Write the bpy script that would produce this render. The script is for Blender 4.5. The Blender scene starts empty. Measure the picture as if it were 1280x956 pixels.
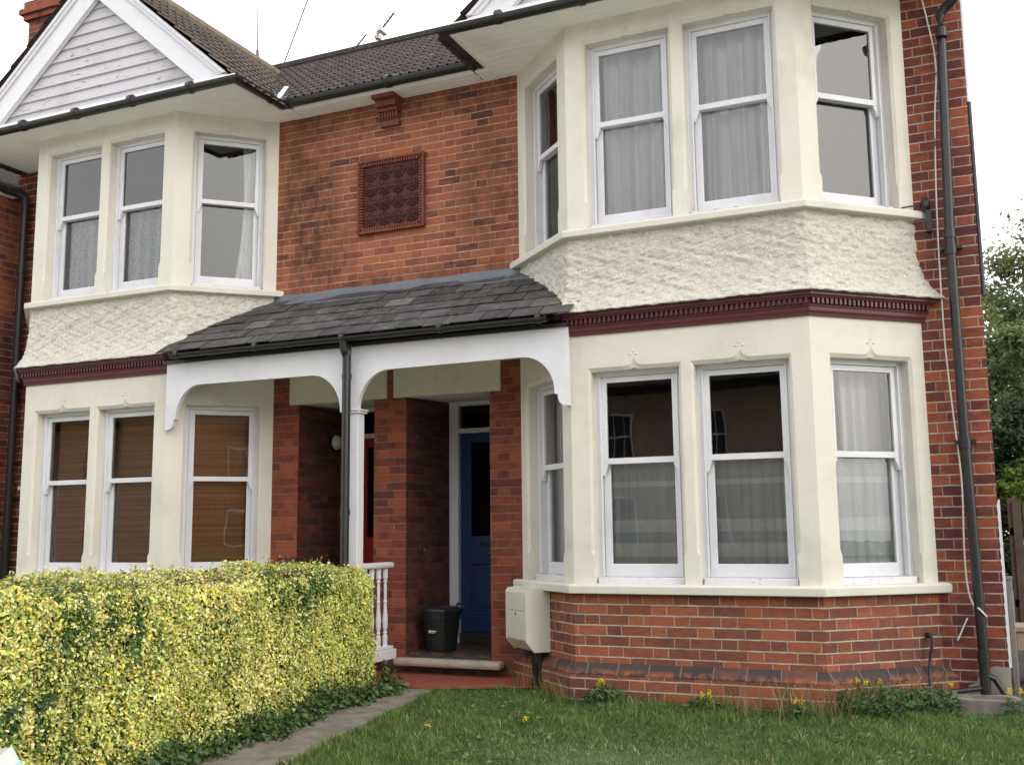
import bpy, math, random
import numpy as np
from mathutils import Vector, Matrix
from mathutils.geometry import tessellate_polygon
random.seed(7); rng = np.random.default_rng(11)
S = bpy.context.scene; COL = S.collection
PI = math.pi

# ------------------------------------------------------------------ node helpers
class NT:
    def __init__(s, tree): s.t = tree; s.n = tree.nodes; s.l = tree.links
    def new(s, typ, **kw):
        nd = s.n.new(typ)
        for k, v in kw.items():
            if k.startswith('i_'): s.put(nd.inputs[k[2:].replace('_', ' ')], v)
            else: setattr(nd, k, v)
        return nd
    def put(s, sock, v):
        if hasattr(v, 'is_linked') or hasattr(v, 'links'): s.l.new(v, sock)
        else: sock.default_value = v
    def math(s, op, a, b=None, c=None, clamp=False):
        nd = s.n.new('ShaderNodeMath'); nd.operation = op; nd.use_clamp = clamp
        for i, v in enumerate((a, b, c)):
            if v is not None: s.put(nd.inputs[i], v)
        return nd.outputs[0]
    def mix(s, fac, a, b, mode='MIX'):
        nd = s.n.new('ShaderNodeMix'); nd.data_type = 'RGBA'; nd.blend_type = mode
        s.put(nd.inputs[0], fac)
        for k, v in ((6, a), (7, b)):
            if isinstance(v, tuple) and len(v) == 3: v = (*v, 1)
            s.put(nd.inputs[k], v)
        return nd.outputs[2]
    def ramp(s, fac, stops, interp='LINEAR'):
        nd = s.n.new('ShaderNodeValToRGB'); cr = nd.color_ramp; cr.interpolation = interp
        while len(cr.elements) < len(stops): cr.elements.new(0.5)
        for e, (p, c) in zip(cr.elements, stops):
            e.position = p; e.color = (*c, 1) if len(c) == 3 else c
        s.put(nd.inputs[0], fac); return nd.outputs[0]
    def noise(s, vec, scale, detail=4, rough=.55, dim='3D', dist=0.0):
        nd = s.n.new('ShaderNodeTexNoise'); nd.noise_dimensions = dim
        s.l.new(vec, nd.inputs['Vector']); nd.inputs['Scale'].default_value = scale
        nd.inputs['Detail'].default_value = detail; nd.inputs['Roughness'].default_value = rough
        nd.inputs['Distortion'].default_value = dist
        return nd.outputs['Fac']
    def smooth(s, x, a, b, lo=0.0, hi=1.0):
        nd = s.n.new('ShaderNodeMapRange'); nd.interpolation_type = 'SMOOTHSTEP'
        s.put(nd.inputs[0], x)
        for i, v in enumerate((a, b, lo, hi)): s.put(nd.inputs[i + 1], v)
        return nd.outputs[0]
    def pos(s): return s.n.new('ShaderNodeNewGeometry').outputs['Position']
    def scaled(s, vec, sc):
        nd = s.n.new('ShaderNodeVectorMath'); nd.operation = 'MULTIPLY'
        s.l.new(vec, nd.inputs[0]); nd.inputs[1].default_value = sc; return nd.outputs[0]
    def bump(s, h, strength=.5, dist=.01, normal=None):
        nd = s.n.new('ShaderNodeBump'); s.l.new(h, nd.inputs['Height'])
        nd.inputs['Strength'].default_value = strength; nd.inputs['Distance'].default_value = dist
        if normal is not None: s.l.new(normal, nd.inputs['Normal'])
        return nd.outputs[0]

def material(name):
    m = bpy.data.materials.new(name); m.use_nodes = True
    T = NT(m.node_tree); b = T.n['Principled BSDF']
    b.inputs['Roughness'].default_value = .7
    return m, T, b

def painted(name, col, dirt=(.25, .22, .18), amt=.35, rough=.55, bump=.25, scale=1.0, streak=True, spec=.3, peel=0.0):
    """matt or satin paint on masonry or timber with grime, streaks and brush texture"""
    m, T, b = material(name); p = T.pos()
    n1 = T.noise(p, 1.7 * scale, 5, .6); n2 = T.noise(p, 22 * scale, 4, .6)
    st = T.noise(T.scaled(p, (9, 9, .8)), 1.0, 4, .6)
    f = T.math('MULTIPLY', T.smooth(n1, .45, .8), amt)
    if streak: f = T.math('ADD', f, T.math('MULTIPLY', T.smooth(st, .55, .85), amt * .7), clamp=True)
    f2 = T.math('MULTIPLY', T.smooth(n2, .6, .8), amt * .5)
    c = T.mix(f, col, dirt); c = T.mix(f2, c, dirt)
    c = T.mix(T.smooth(T.noise(p, .6 * scale, 2), .3, .7, 0, .10), c, (col[0] * .75, col[1] * .75, col[2] * .72))
    if peel:
        pl = T.smooth(T.noise(T.scaled(p, (2, 2, 7)), 4, 8, .75), .63 - peel * .12, .66 - peel * .1)
        c = T.mix(pl, c, (.23, .2, .18))
    T.l.new(c, b.inputs['Base Color'])
    b.inputs['Roughness'].default_value = rough; b.inputs['Specular IOR Level'].default_value = spec
    h = T.math('ADD', T.math('MULTIPLY', n2, .6), T.math('MULTIPLY', T.noise(p, 90 * scale, 3), .4))
    T.l.new(T.bump(h, bump, .004), b.inputs['Normal'])
    return m

def brick(name, stops, mortar, joint=.0048, soot=.5, sootcol=(.035, .02, .018), smear=0.0, course=.075, vary=.5, seed=0.0, specks=0.0, vjoint=.6, stains=()):
    m, T, b = material(name)
    uvn = T.n.new('ShaderNodeUVMap'); uvn.uv_map = 'UVMap'
    uv = uvn.outputs[0]; p = T.pos()
    wob = T.n.new('ShaderNodeTexNoise'); T.l.new(p, wob.inputs['Vector']); wob.inputs['Scale'].default_value = 13; wob.inputs['Detail'].default_value = 3
    wv = T.n.new('ShaderNodeVectorMath'); wv.operation = 'MULTIPLY_ADD'
    T.l.new(wob.outputs['Color'], wv.inputs[0]); wv.inputs[1].default_value = (.010, .007, 0); T.l.new(uv, wv.inputs[2])
    sp = T.n.new('ShaderNodeSeparateXYZ'); T.l.new(wv.outputs[0], sp.inputs[0]); u, v = sp.outputs[0], sp.outputs[1]
    rowf = T.math('DIVIDE', v, course); row = T.math('FLOOR', rowf)
    fv = T.math('MULTIPLY', T.math('FRACT', rowf), course)
    dv = T.math('MINIMUM', fv, T.math('SUBTRACT', course, fv))
    wr = T.n.new('ShaderNodeTexWhiteNoise'); wr.noise_dimensions = '1D'; T.l.new(T.math('ADD', row, 7.3 + seed), wr.inputs['W'])
    P = .3375
    off = T.math('ADD', T.math('MULTIPLY', T.math('FLOORED_MODULO', row, 2.0), P / 2), T.math('MULTIPLY', wr.outputs['Value'], .03))
    uu = T.math('ADD', u, off)
    cell = T.math('FLOOR', T.math('DIVIDE', uu, P)); fu = T.math('FLOORED_MODULO', uu, P)
    isH = T.math('GREATER_THAN', fu, .225)
    dS = T.math('MINIMUM', fu, T.math('SUBTRACT', .225, fu))
    dH = T.math('MINIMUM', T.math('SUBTRACT', fu, .225), T.math('SUBTRACT', P, fu))
    du = T.math('ADD', T.math('MULTIPLY', dS, T.math('SUBTRACT', 1.0, isH)), T.math('MULTIPLY', dH, isH))
    isv = T.math('LESS_THAN', du, dv)
    e = T.math('MINIMUM', T.math('ADD', du, .0012), dv)
    idv = T.n.new('ShaderNodeCombineXYZ')
    T.l.new(T.math('ADD', T.math('MULTIPLY', cell, 2.0), isH), idv.inputs[0]); T.l.new(row, idv.inputs[1]); idv.inputs[2].default_value = seed
    wn = T.n.new('ShaderNodeTexWhiteNoise'); wn.noise_dimensions = '3D'; T.l.new(idv.outputs[0], wn.inputs['Vector'])
    rnd = wn.outputs['Value']
    big = T.noise(p, .9, 3, .6)
    rv = T.math('ADD', T.math('MULTIPLY', rnd, vary + .35), T.math('MULTIPLY', T.smooth(big, .3, .7), .45))
    blot = T.noise(T.scaled(p, (1, 1, 2.2)), 11, 5, .62)
    rv = T.math('ADD', rv, T.math('MULTIPLY', T.math('SUBTRACT', blot, .5), 1.15))
    bc = T.ramp(rv, stops)
    fine = T.noise(p, 75, 5, .7); med = T.noise(p, 17, 4, .6)
    bc = T.mix(T.smooth(fine, .35, .75, 0, .5), bc, T.mix(.55, bc, (.05, .02, .015)))
    bc = T.mix(T.smooth(med, .5, .8, 0, .55), bc, T.mix(.5, bc, (.07, .03, .03)))
    jw = T.math('ADD', joint, T.math('MULTIPLY', T.math('SUBTRACT', T.noise(p, 30, 3), .5), .005))
    mm = T.smooth(e, jw, T.math('ADD', jw, .0028), 1, 0)
    pres = T.smooth(T.noise(p, 3.3, 4, .65), .28, .5, .5, 1.0)       # pointing lost in places
    mc = T.mix(T.smooth(T.noise(p, 8, 4), .35, .7), mortar, tuple(x * .72 for x in mortar))
    c = T.mix(T.math('MULTIPLY', T.math('MULTIPLY', mm, pres), T.math('SUBTRACT', 1.0, T.math('MULTIPLY', isv, 1 - vjoint))), bc, mc)
    if smear:
        sm = T.smooth(T.noise(T.scaled(p, (6, 6, 3)), 3.0, 6, .75), .60, .72, 0, smear)
        c = T.mix(sm, c, tuple(x * .8 for x in mortar))
    sn = T.smooth(T.noise(T.scaled(p, (1, 1, .6)), 1.4, 5, .65), .5, .8, 0, soot)
    c = T.mix(sn, c, T.mix(.65, c, sootcol))
    if stains:
        xyz = T.n.new('ShaderNodeSeparateXYZ'); T.l.new(p, xyz.inputs[0]); acc = None
        for (sx_, sz_, rx_, rz_, am_) in stains:
            q = T.math('ADD', T.math('POWER', T.math('ABSOLUTE', T.math('DIVIDE', T.math('SUBTRACT', xyz.outputs[0], sx_), rx_)), 2.0), T.math('POWER', T.math('ABSOLUTE', T.math('DIVIDE', T.math('SUBTRACT', xyz.outputs[2], sz_), rz_)), 2.0))
            q = T.math('MULTIPLY', T.smooth(q, 0.0, 1.6, 1, 0), am_)
            acc = q if acc is None else T.math('MAXIMUM', acc, q)
        acc = T.math('MULTIPLY', acc, T.smooth(T.noise(T.scaled(p, (2.2, 2.2, 1.2)), 2.6, 6, .7), .34, .62))
        c = T.mix(acc, c, T.mix(.75, c, sootcol))
    if specks:
        wsp = T.smooth(T.noise(T.scaled(p, (34, 34, 9)), 1.0, 4, .6), .70, .74, 0, specks)
        c = T.mix(wsp, c, (.5, .45, .4))
    T.l.new(c, b.inputs['Base Color']); b.inputs['Roughness'].default_value = .88; b.inputs['Specular IOR Level'].default_value = .2
    h = T.math('ADD', T.math('MULTIPLY', T.math('SUBTRACT', 1.0, mm), .7), T.math('ADD', T.math('MULTIPLY', fine, .25), T.math('MULTIPLY', rnd, .12)))
    T.l.new(T.bump(h, .75, .010), b.inputs['Normal'])
    return m

def plain(name, col, rough=.6, spec=.4, var=.3, scale=12, bump=.2, metal=0.0):
    m, T, b = material(name); p = T.pos()
    n = T.noise(p, scale, 5, .6)
    c = T.mix(T.smooth(n, .35, .75, 0, var), col, tuple(x * .45 for x in col))
    c = T.mix(T.smooth(T.noise(p, scale * 4, 3), .6, .8, 0, var * .6), c, tuple(min(1, x * 1.6 + .03) for x in col))
    T.l.new(c, b.inputs['Base Color'])
    b.inputs['Roughness'].default_value = rough; b.inputs['Specular IOR Level'].default_value = spec; b.inputs['Metallic'].default_value = metal
    if bump: T.l.new(T.bump(T.noise(p, scale * 6, 4), bump, .004), b.inputs['Normal'])
    return m

def attr_mat(name, rough=.6, trans=.25, spec=.25, attr='col'):
    """leaf or blade coloured by its own attribute, a little light passing through"""
    m, T, b = material(name)
    a = T.n.new('ShaderNodeAttribute'); a.attribute_name = attr
    T.l.new(a.outputs['Color'], b.inputs['Base Color']); b.inputs['Roughness'].default_value = rough; b.inputs['Specular IOR Level'].default_value = spec
    tr = T.n.new('ShaderNodeBsdfTranslucent'); T.l.new(a.outputs['Color'], tr.inputs['Color'])
    mx = T.n.new('ShaderNodeMixShader'); mx.inputs[0].default_value = trans
    T.l.new(b.outputs[0], mx.inputs[1]); T.l.new(tr.outputs[0], mx.inputs[2])
    T.l.new(mx.outputs[0], T.n['Material Output'].inputs['Surface'])
    return m

def glass_mat(name, ior=2.0, wave=.05, tint=(.97, .98, .98)):
    m, T, b = material(name); T.n.remove(b); p = T.pos()
    nb = T.bump(T.noise(T.scaled(p, (1, 1, .5)), 3.0, 2, .4), wave, .02)
    tr = T.n.new('ShaderNodeBsdfTransparent'); tr.inputs[0].default_value = (*tint, 1)
    gl = T.n.new('ShaderNodeBsdfGlossy'); gl.inputs['Roughness'].default_value = .01; T.l.new(nb, gl.inputs['Normal'])
    fr = T.n.new('ShaderNodeFresnel'); fr.inputs['IOR'].default_value = ior
    mx = T.n.new('ShaderNodeMixShader'); T.l.new(fr.outputs[0], mx.inputs[0])
    T.l.new(tr.outputs[0], mx.inputs[1]); T.l.new(gl.outputs[0], mx.inputs[2])
    T.l.new(mx.outputs[0], T.n['Material Output'].inputs['Surface'])
    return m

def net_mat(name, col, clear=.25, bands=None, holes=0.0):
    """net or lace curtain: woven cloth that lets some light through; bands = denser lace strips (z ranges)"""
    m, T, b = material(name); T.n.remove(b); p = T.pos()
    sp = T.n.new('ShaderNodeSeparateXYZ'); T.l.new(p, sp.inputs[0]); z = sp.outputs[2]
    d = T.n.new('ShaderNodeBsdfDiffuse'); t = T.n.new('ShaderNodeBsdfTranslucent'); tp = T.n.new('ShaderNodeBsdfTransparent')
    c = T.mix(T.smooth(T.noise(T.scaled(p, (1, 1, .25)), 9, 3), .3, .75, 0, .35), col, tuple(x * .6 for x in col))
    T.l.new(c, d.inputs[0]); T.l.new(c, t.inputs[0])
    m1 = T.n.new('ShaderNodeMixShader'); m1.inputs[0].default_value = .06
    T.l.new(d.outputs[0], m1.inputs[1]); T.l.new(t.outputs[0], m1.inputs[2])
    fac = clear
    if bands:
        acc = None
        lace = T.n.new('ShaderNodeTexVoronoi'); lace.inputs['Scale'].default_value = 42; T.l.new(p, lace.inputs['Vector'])
        hole = T.smooth(lace.outputs['Distance'], .25, .5, 0, .35)
        for z0, z1 in bands:
            q = T.math('MULTIPLY', T.smooth(z, z0 - .006, z0 + .006), T.smooth(z, z1 - .006, z1 + .006, 1, 0))
            acc = q if acc is None else T.math('MAXIMUM', acc, q)
        cb = T.mix(acc, T.mix(1.0, c, (.72, .76, .77), 'MULTIPLY'), c); T.l.new(cb, d.inputs[0]); T.l.new(cb, t.inputs[0])
        fac = T.math('SUBTRACT', clear, T.math('MULTIPLY', acc, T.math('SUBTRACT', clear * .95, T.math('MULTIPLY', hole, .25))), clamp=True)
    if holes:
        vo = T.n.new('ShaderNodeTexVoronoi'); vo.inputs['Scale'].default_value = 19; T.l.new(p, vo.inputs['Vector'])
        ring = T.math('SINE', T.math('MULTIPLY', vo.outputs['Distance'], 22.0))
        fac = T.math('MULTIPLY', fac if not isinstance(fac, float) else T.math('ADD', fac, 0.0), T.smooth(ring, -.5, .6, 1.0, 1.0 - holes))
    m2 = T.n.new('ShaderNodeMixShader'); T.put(m2.inputs[0], fac)
    T.l.new(m1.outputs[0], m2.inputs[1]); T.l.new(tp.outputs[0], m2.inputs[2])
    T.l.new(m2.outputs[0], T.n['Material Output'].inputs['Surface'])
    return m

# ------------------------------------------------------------------ mesh builder
class MB:
    def __init__(s, mir=False): s.v = []; s.f = []; s.mir = mir
    def V(s, p): s.v.append(((-p[0] if s.mir else p[0]), p[1], p[2])); return len(s.v) - 1
    def F(s, idx): s.f.append(tuple(reversed(idx)) if s.mir else tuple(idx))
    def poly(s, pts): s.F([s.V(p) for p in pts])
    def box(s, x0, x1, y0, y1, z0, z1): s.fbox(lambda a, b, c: (a, b, c), x0, x1, y0, y1, z0, z1)
    def fbox(s, fr, a0, a1, b0, b1, z0, z1):
        """box in a local frame (a right, b inward, z up)"""
        i = [s.V(fr(a, b, z)) for z in (z0, z1) for b in (b0, b1) for a in (a0, a1)]
        for q in ((0, 2, 3, 1), (4, 5, 7, 6), (0, 1, 5, 4), (2, 6, 7, 3), (0, 4, 6, 2), (1, 3, 7, 5)): s.F([i[k] for k in q])
    def prism(s, pts, y0, y1, fr=lambda a, b, c: (a, b, c)):
        """outline (a,z) counter-clockwise seen from the front, extruded y0 (front) to y1"""
        n = len(pts); A = [s.V(fr(x, y0, z)) for x, z in pts]; B = [s.V(fr(x, y1, z)) for x, z in pts]
        tris = tessellate_polygon([[Vector((x, z, 0)) for x, z in pts]])
        for t in tris:
            a, b, c = (pts[k] for k in t)
            if (b[0] - a[0]) * (c[1] - a[1]) - (b[1] - a[1]) * (c[0] - a[0]) < 0: t = t[::-1]
            s.F([A[k] for k in t]); s.F([B[k] for k in reversed(t)])
        for k in range(n):
            j = (k + 1) % n; s.F([A[k], B[k], B[j], A[j]])
    def tube(s, pts, r, n=8, cap=True):
        P = [Vector(p) for p in pts]; rings = []
        up = Vector((0, 0, 1))
        for k, p in enumerate(P):
            d = (P[min(k + 1, len(P) - 1)] - P[max(k - 1, 0)]).normalized()
            a = d.cross(up); a = d.cross(Vector((1, 0, 0))) if a.length < .05 else a
            a.normalize(); b = d.cross(a).normalized()
            rr = r[k] if isinstance(r, (list, tuple)) else r
            rings.append([s.V(p + a * rr * math.cos(2 * PI * j / n) + b * rr * math.sin(2 * PI * j / n)) for j in range(n)])
        for k in range(len(rings) - 1):
            for j in range(n):
                jj = (j + 1) % n; s.F([rings[k][j], rings[k][jj], rings[k + 1][jj], rings[k + 1][j]])
        if cap: s.F(list(reversed(rings[0]))); s.F(rings[-1])
    def lathe(s, c, prof, n=12, axis='z'):
        rings = []
        for r, h in prof:
            ring = []
            for j in range(n):
                a, b = r * math.cos(2 * PI * j / n), r * math.sin(2 * PI * j / n)
                ring.append(s.V((c[0] + a, c[1] + b, c[2] + h) if axis == 'z' else (c[0] + a, c[1] - h, c[2] + b)))
            rings.append(ring)
        for k in range(len(rings) - 1):
            for j in range(n):
                jj = (j + 1) % n; s.F([rings[k][j], rings[k][jj], rings[k + 1][jj], rings[k + 1][j]])
        s.F(list(reversed(rings[0]))); s.F(rings[-1])
    def sheet(s, outer, holes, fr):
        """flat face with holes in frame fr(a, 0, z)"""
        loops = [outer] + holes
        flat = [q for l in loops for q in l]
        base = len(s.v)
        for a, z in flat: s.V(fr(a, 0, z))
        for t in tessellate_polygon([[Vector((a, z, 0)) for a, z in l] for l in loops]):
            p, q, r = (flat[k] for k in t)
            if (q[0] - p[0]) * (r[1] - p[1]) - (q[1] - p[1]) * (r[0] - p[0]) < 0: t = t[::-1]
            s.F([base + k for k in t])
    def sweep(s, plan_fn, prof, close=False):
        """plan_fn(offset) -> plan points; prof = list of (offset, z) from bottom to top along the outside"""
        rows = [[s.V((x, y, z)) for x, y in plan_fn(o)] for o, z in prof]
        for k in range(len(rows) - 1):
            for j in range(len(rows[k]) - 1): s.F([rows[k][j], rows[k][j + 1], rows[k + 1][j + 1], rows[k + 1][j]])
    def build(s, name, mat, parent=None, smooth=False, bevel=0.0, uv=True, off=(0, 0, 0)):
        me = bpy.data.meshes.new(name); me.from_pydata(s.v, [], s.f); me.update()
        if uv:
            L = me.uv_layers.new(name='UVMap'); co = np.array(s.v)
            data = np.zeros((len(me.loops), 2)); 
            for pl in me.polygons:
                nx, ny, nz = pl.normal
                for li in pl.loop_indices:
                    x, y, z = co[me.loops[li].vertex_index]
                    if abs(nz) > .85: data[li] = (x, y)
                    else:
                        h = math.hypot(nx, ny) or 1; data[li] = (x * -ny / h + y * nx / h, z)
            L.data.foreach_set('uv', data.ravel())
        if smooth:
            me.polygons.foreach_set('use_smooth', [True] * len(me.polygons))
        return link(me, name, mat, parent, bevel)

def root_of(o):
    while o.parent: o = o.parent
    return o
def link(me, name, mat, parent=None, bevel=0.0):
    o = bpy.data.objects.new(name, me); COL.objects.link(o)
    if mat is not None: me.materials.append(mat)
    if parent is not None:
        o.parent = parent
        if parent.type == 'EMPTY': o.location = -Vector(parent.location)
    if bevel:
        b = o.modifiers.new('bevel', 'BEVEL'); b.width = bevel; b.segments = 2; b.limit_method = 'ANGLE'; b.angle_limit = math.radians(40)
        b.harden_normals = False
    return o
def tag(o, label, cat, group=None, kind=None):
    if kind: o['kind'] = kind
    if label: o['label'] = label
    if cat: o['category'] = cat
    if group: o['group'] = group
    return o
def thing(name, label, cat, loc, group=None):
    o = bpy.data.objects.new(name, None); COL.objects.link(o); o.location = loc; o.empty_display_size = .2
    return tag(o, label, cat, group)

def gz(y):
    """ground height: the garden rises gently to the house"""
    return .17 + .06 * max(-9.0, min(-.2, y))

# ------------------------------------------------------------------ materials
ORANGE = [(0, (.085, .042, .040)), (.12, (.12, .05, .042)), (.28, (.22, .074, .045)), (.55, (.28, .094, .05)), (1, (.36, .125, .062))]
PURPLE = [(0, (.075, .03, .028)), (.35, (.12, .04, .034)), (.65, (.19, .055, .038)), (1, (.32, .09, .046))]
REDDY = [(0, (.09, .03, .026)), (.4, (.17, .045, .030)), (.75, (.24, .062, .034)), (1, (.30, .08, .038))]
M = {}
M['brick'] = brick('orange_red_facing_brick', ORANGE, (.52, .36, .26), joint=.0033, soot=.5, course=.0708, vary=.5, stains=((-.92, 4.35, .38, .85, 1.0), (-.7, 3.9, .35, .5, .7), (0, 5.38, 3.0, .26, .75), (1.05, 4.35, .4, .55, .7), (0, 3.62, 2.5, .12, .7), (-1.15, 5.0, .2, .5, .6)))
M['brick_side'] = brick('dark_red_corner_brick', PURPLE, (.46, .38, .32), joint=.0036, soot=.5, vary=.4, seed=3)
M['brick_base'] = brick('red_plinth_brick', [(0, (.11, .05, .042)), (.35, (.165, .062, .046)), (.7, (.23, .078, .05)), (1, (.33, .105, .052))], (.48, .40, .32), joint=.0038, soot=.35, seed=9)
M['brick_porch'] = brick('smeared_porch_brick', REDDY, (.19, .13, .10), joint=.0036, soot=.6, smear=.12, course=.0722, specks=.8, vary=.45, vjoint=.5, seed=5)
M['brick_pale'] = brick('pale_brown_brick', [(0, (.3, .2, .15)), (.5, (.42, .28, .2)), (1, (.55, .38, .28))], (.5, .45, .38), soot=.3, seed=2)
M['brick_recess'] = brick('shade_darkened_recess_brick', [(0, (.045, .02, .018)), (.5, (.09, .03, .023)), (1, (.15, .045, .027))], (.09, .065, .05), joint=.0034, soot=.7, smear=.1, course=.0722, specks=.8, vary=.45, seed=5, vjoint=.5)  # darker copy of the porch brick, the recess shade put into its colour
M['brick_far'] = brick('brown_red_neighbour_brick', PURPLE, (.26, .19, .15), soot=.3, seed=12)
M['cream'] = painted('cream_masonry_paint', (.68, .65, .565), (.40, .37, .30), .40, .78, .5, 1.5)
M['sill'] = painted('cream_sill_paint', (.65, .63, .555), (.33, .31, .26), .4, .7, .35, 1.3)
M['soffit'] = painted('old_cream_soffit', (.92, .90, .85), (.4, .36, .31), .35, .7, .3, 1.0)
M['white'] = painted('white_timber_gloss', (.70, .70, .735), (.44, .42, .41), .38, .42, .12, 1.6, spec=.45)
M['old_white'] = painted('weathered_white_boards', (.53, .52, .55), (.33, .31, .30), .6, .65, .3, 1.2, peel=.25)
M['sash'] = painted('white_sash_paint', (.70, .70, .735), (.42, .4, .38), .3, .4, .12, 2.0, spec=.45, peel=.0)
M['sash_old'] = painted('flaking_sill_paint', (.66, .66, .69), (.34, .32, .30), .5, .5, .3, 2.2, peel=.3)
M['maroon'] = plain('maroon_gloss_paint', (.095, .016, .02), .38, .5, .4, 7, .2)
M['black'] = plain('black_pipe_paint', (.016, .017, .019), .35, .5, .5, 9, .12)
M['lead'] = plain('grey_lead_flashing', (.13, .14, .165), .5, .5, .4, 6, .25)
M['terra'] = plain('dark_terracotta', (.085, .028, .025), .7, .3, .75, 9, .4)
M['terra_rim'] = plain('orange_terracotta', (.19, .055, .034), .75, .3, .7, 6, .4)
M['stone'] = plain('worn_stone_step', (.42, .35, .29), .85, .2, .45, 7, .5)
M['concrete'] = plain('weathered_concrete', (.235, .205, .172), .95, .12, .75, 9, 1.0)
M['render'] = plain('grey_cement_render', (.30, .27, .24), .9, .15, .5, 5, .8)
M['red_path'] = plain('red_painted_concrete', (.26, .075, .05), .8, .2, .45, 5, .5)
M['blue'] = plain('dark_blue_door_paint', (.010, .034, .115), .4, .5, .15, 4, .05)
M['red'] = plain('red_door_paint', (.30, .008, .012), .4, .5, .15, 4, .05)
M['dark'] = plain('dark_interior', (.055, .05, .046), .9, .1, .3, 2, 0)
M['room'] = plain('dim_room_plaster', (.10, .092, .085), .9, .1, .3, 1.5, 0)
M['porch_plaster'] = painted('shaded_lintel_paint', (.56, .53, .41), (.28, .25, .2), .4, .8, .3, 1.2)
M['chrome'] = plain('tarnished_brass', (.3, .25, .15), .35, .5, .3, 20, .05, 1.0)
M['cable'] = plain('white_cable', (.66, .66, .63), .5, .3, .1, 20, 0)
M['meter'] = painted('beige_meter_plastic', (.60, .58, .49), (.36, .34, .28), .25, .45, .1, 1.0)
M['bin'] = plain('dark_green_bin_plastic', (.008, .013, .011), .42, .45, .3, 14, .15)
M['bin_lid'] = plain('black_bin_lid', (.014, .014, .014), .4, .45, .3, 14, .15)
M['glass'] = glass_mat('window_glass')
M['door_glass'] = glass_mat('dark_door_glass', 1.5, .05, (.35, .35, .35))
M['lamp'] = plain('opal_lamp_glass', (.55, .53, .48), .3, .5, .1, 6, 0)
M['bark'] = plain('grey_brown_bark', (.11, .085, .06), .9, .1, .5, 14, .8)
M['metal'] = plain('dull_aluminium', (.33, .32, .31), .45, .5, .3, 30, .1, .7)
M['rust'] = plain('rusty_rod', (.16, .10, .08), .7, .3, .4, 20, .2)
M['wood_fence'] = plain('weathered_fence_board', (.13, .10, .075), .9, .1, .5, 6, .5)
M['pale_wood'] = plain('pale_timber', (.40, .31, .22), .85, .15, .4, 5, .4)
M['leaf'] = attr_mat('variegated_leaf', .45, .25, .35)
M['grass'] = attr_mat('grass_blade', .6, .3, .2)
M['tree_leaf'] = attr_mat('tree_leaf', .55, .3, .25)

def plinth_mat():
    """row of chamfered plinth bricks, some blackened, some bright orange"""
    m, T, b = material('chamfer_plinth_brick')
    u = T.n.new('ShaderNodeUVMap'); u.uv_map = 'UVMap'; sp = T.n.new('ShaderNodeSeparateXYZ'); T.l.new(u.outputs[0], sp.inputs[0])
    k = T.math('DIVIDE', sp.outputs[0], .232); fl = T.math('FLOOR', k); fr = T.math('MULTIPLY', T.math('FRACT', k), .232)
    e = T.math('MINIMUM', fr, T.math('SUBTRACT', .232, fr))
    w = T.n.new('ShaderNodeTexWhiteNoise'); w.noise_dimensions = '1D'; T.l.new(fl, w.inputs['W']); p = T.pos()
    t = T.math('ADD', T.math('MULTIPLY', w.outputs['Value'], .62), T.math('MULTIPLY', T.noise(T.scaled(p, (1, 1, 3)), 9, 5, .7), .45))
    c = T.ramp(t, [(.3, (.026, .019, .020)), (.7, (.045, .028, .027)), (.84, (.12, .04, .028)), (.98, (.34, .09, .036))])
    lo_ = T.n.new('ShaderNodeSeparateXYZ'); T.l.new(p, lo_.inputs[0])
    wear = T.math('MULTIPLY', T.smooth(lo_.outputs[2], .332, .375, 1, 0), T.smooth(T.noise(p, 14, 5, .7), .42, .6))
    c = T.mix(wear, c, (.27, .075, .035))
    c = T.mix(T.smooth(e, .003, .006, .8, 0), c, (.17, .14, .12))
    T.l.new(c, b.inputs['Base Color']); b.inputs['Roughness'].default_value = .75
    T.l.new(T.bump(T.math('ADD', T.smooth(e, .002, .008), T.math('MULTIPLY', T.noise(p, 60, 4), .4)), .6, .008), b.inputs['Normal'])
    return m
M['plinth'] = plinth_mat()

def roughcast_mat():
    m, T, b = material('cream_roughcast'); p = T.pos()
    n = T.noise(T.scaled(p, (1, 1, 1.4)), 38, 6, .68, dist=.8); n2 = T.noise(p, 1.6, 4)
    c = T.mix(T.smooth(n, .37, .52, .5, 0), (.74, .71, .62), (.40, .375, .305))
    c = T.mix(T.smooth(n2, .45, .75, 0, .22), c, (.45, .42, .35))
    T.l.new(c, b.inputs['Base Color']); b.inputs['Roughness'].default_value = .9; b.inputs['Specular IOR Level'].default_value = .15
    T.l.new(T.bump(n, .9, .03), b.inputs['Normal'])
    return m
M['roughcast'] = roughcast_mat()

def tile_mat(name, c0, c1, lichen):
    m, T, b = material(name); p = T.pos()
    a = T.n.new('ShaderNodeAttribute'); a.attribute_name = 'col'
    n = T.noise(p, 7, 5, .65); l = T.noise(p, 26, 5, .7)
    c = T.mix(T.smooth(n, .3, .7), c0, c1)
    c = T.mix(.7, c, a.outputs['Color'], 'MULTIPLY')
    c = T.mix(T.smooth(l, .585, .68, 0, .8), c, lichen)
    c = T.mix(T.smooth(T.noise(p, 3.1, 5, .7), .55, .75, 0, .5), c, lichen)
    T.l.new(c, b.inputs['Base Color']); b.inputs['Roughness'].default_value = .85
    T.l.new(T.bump(T.noise(p, 60, 4), .5, .006), b.inputs['Normal'])
    return m
M['tiles'] = tile_mat('brown_concrete_tile', (.072, .048, .040), (.036, .026, .023), (.2, .18, .155))
M['tiles_tan'] = tile_mat('sunlit_tan_tile', (.125, .09, .07), (.06, .045, .037), (.22, .19, .155))  # lighter tile for sun-facing gable slopes, sunlight put into the colour
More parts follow.
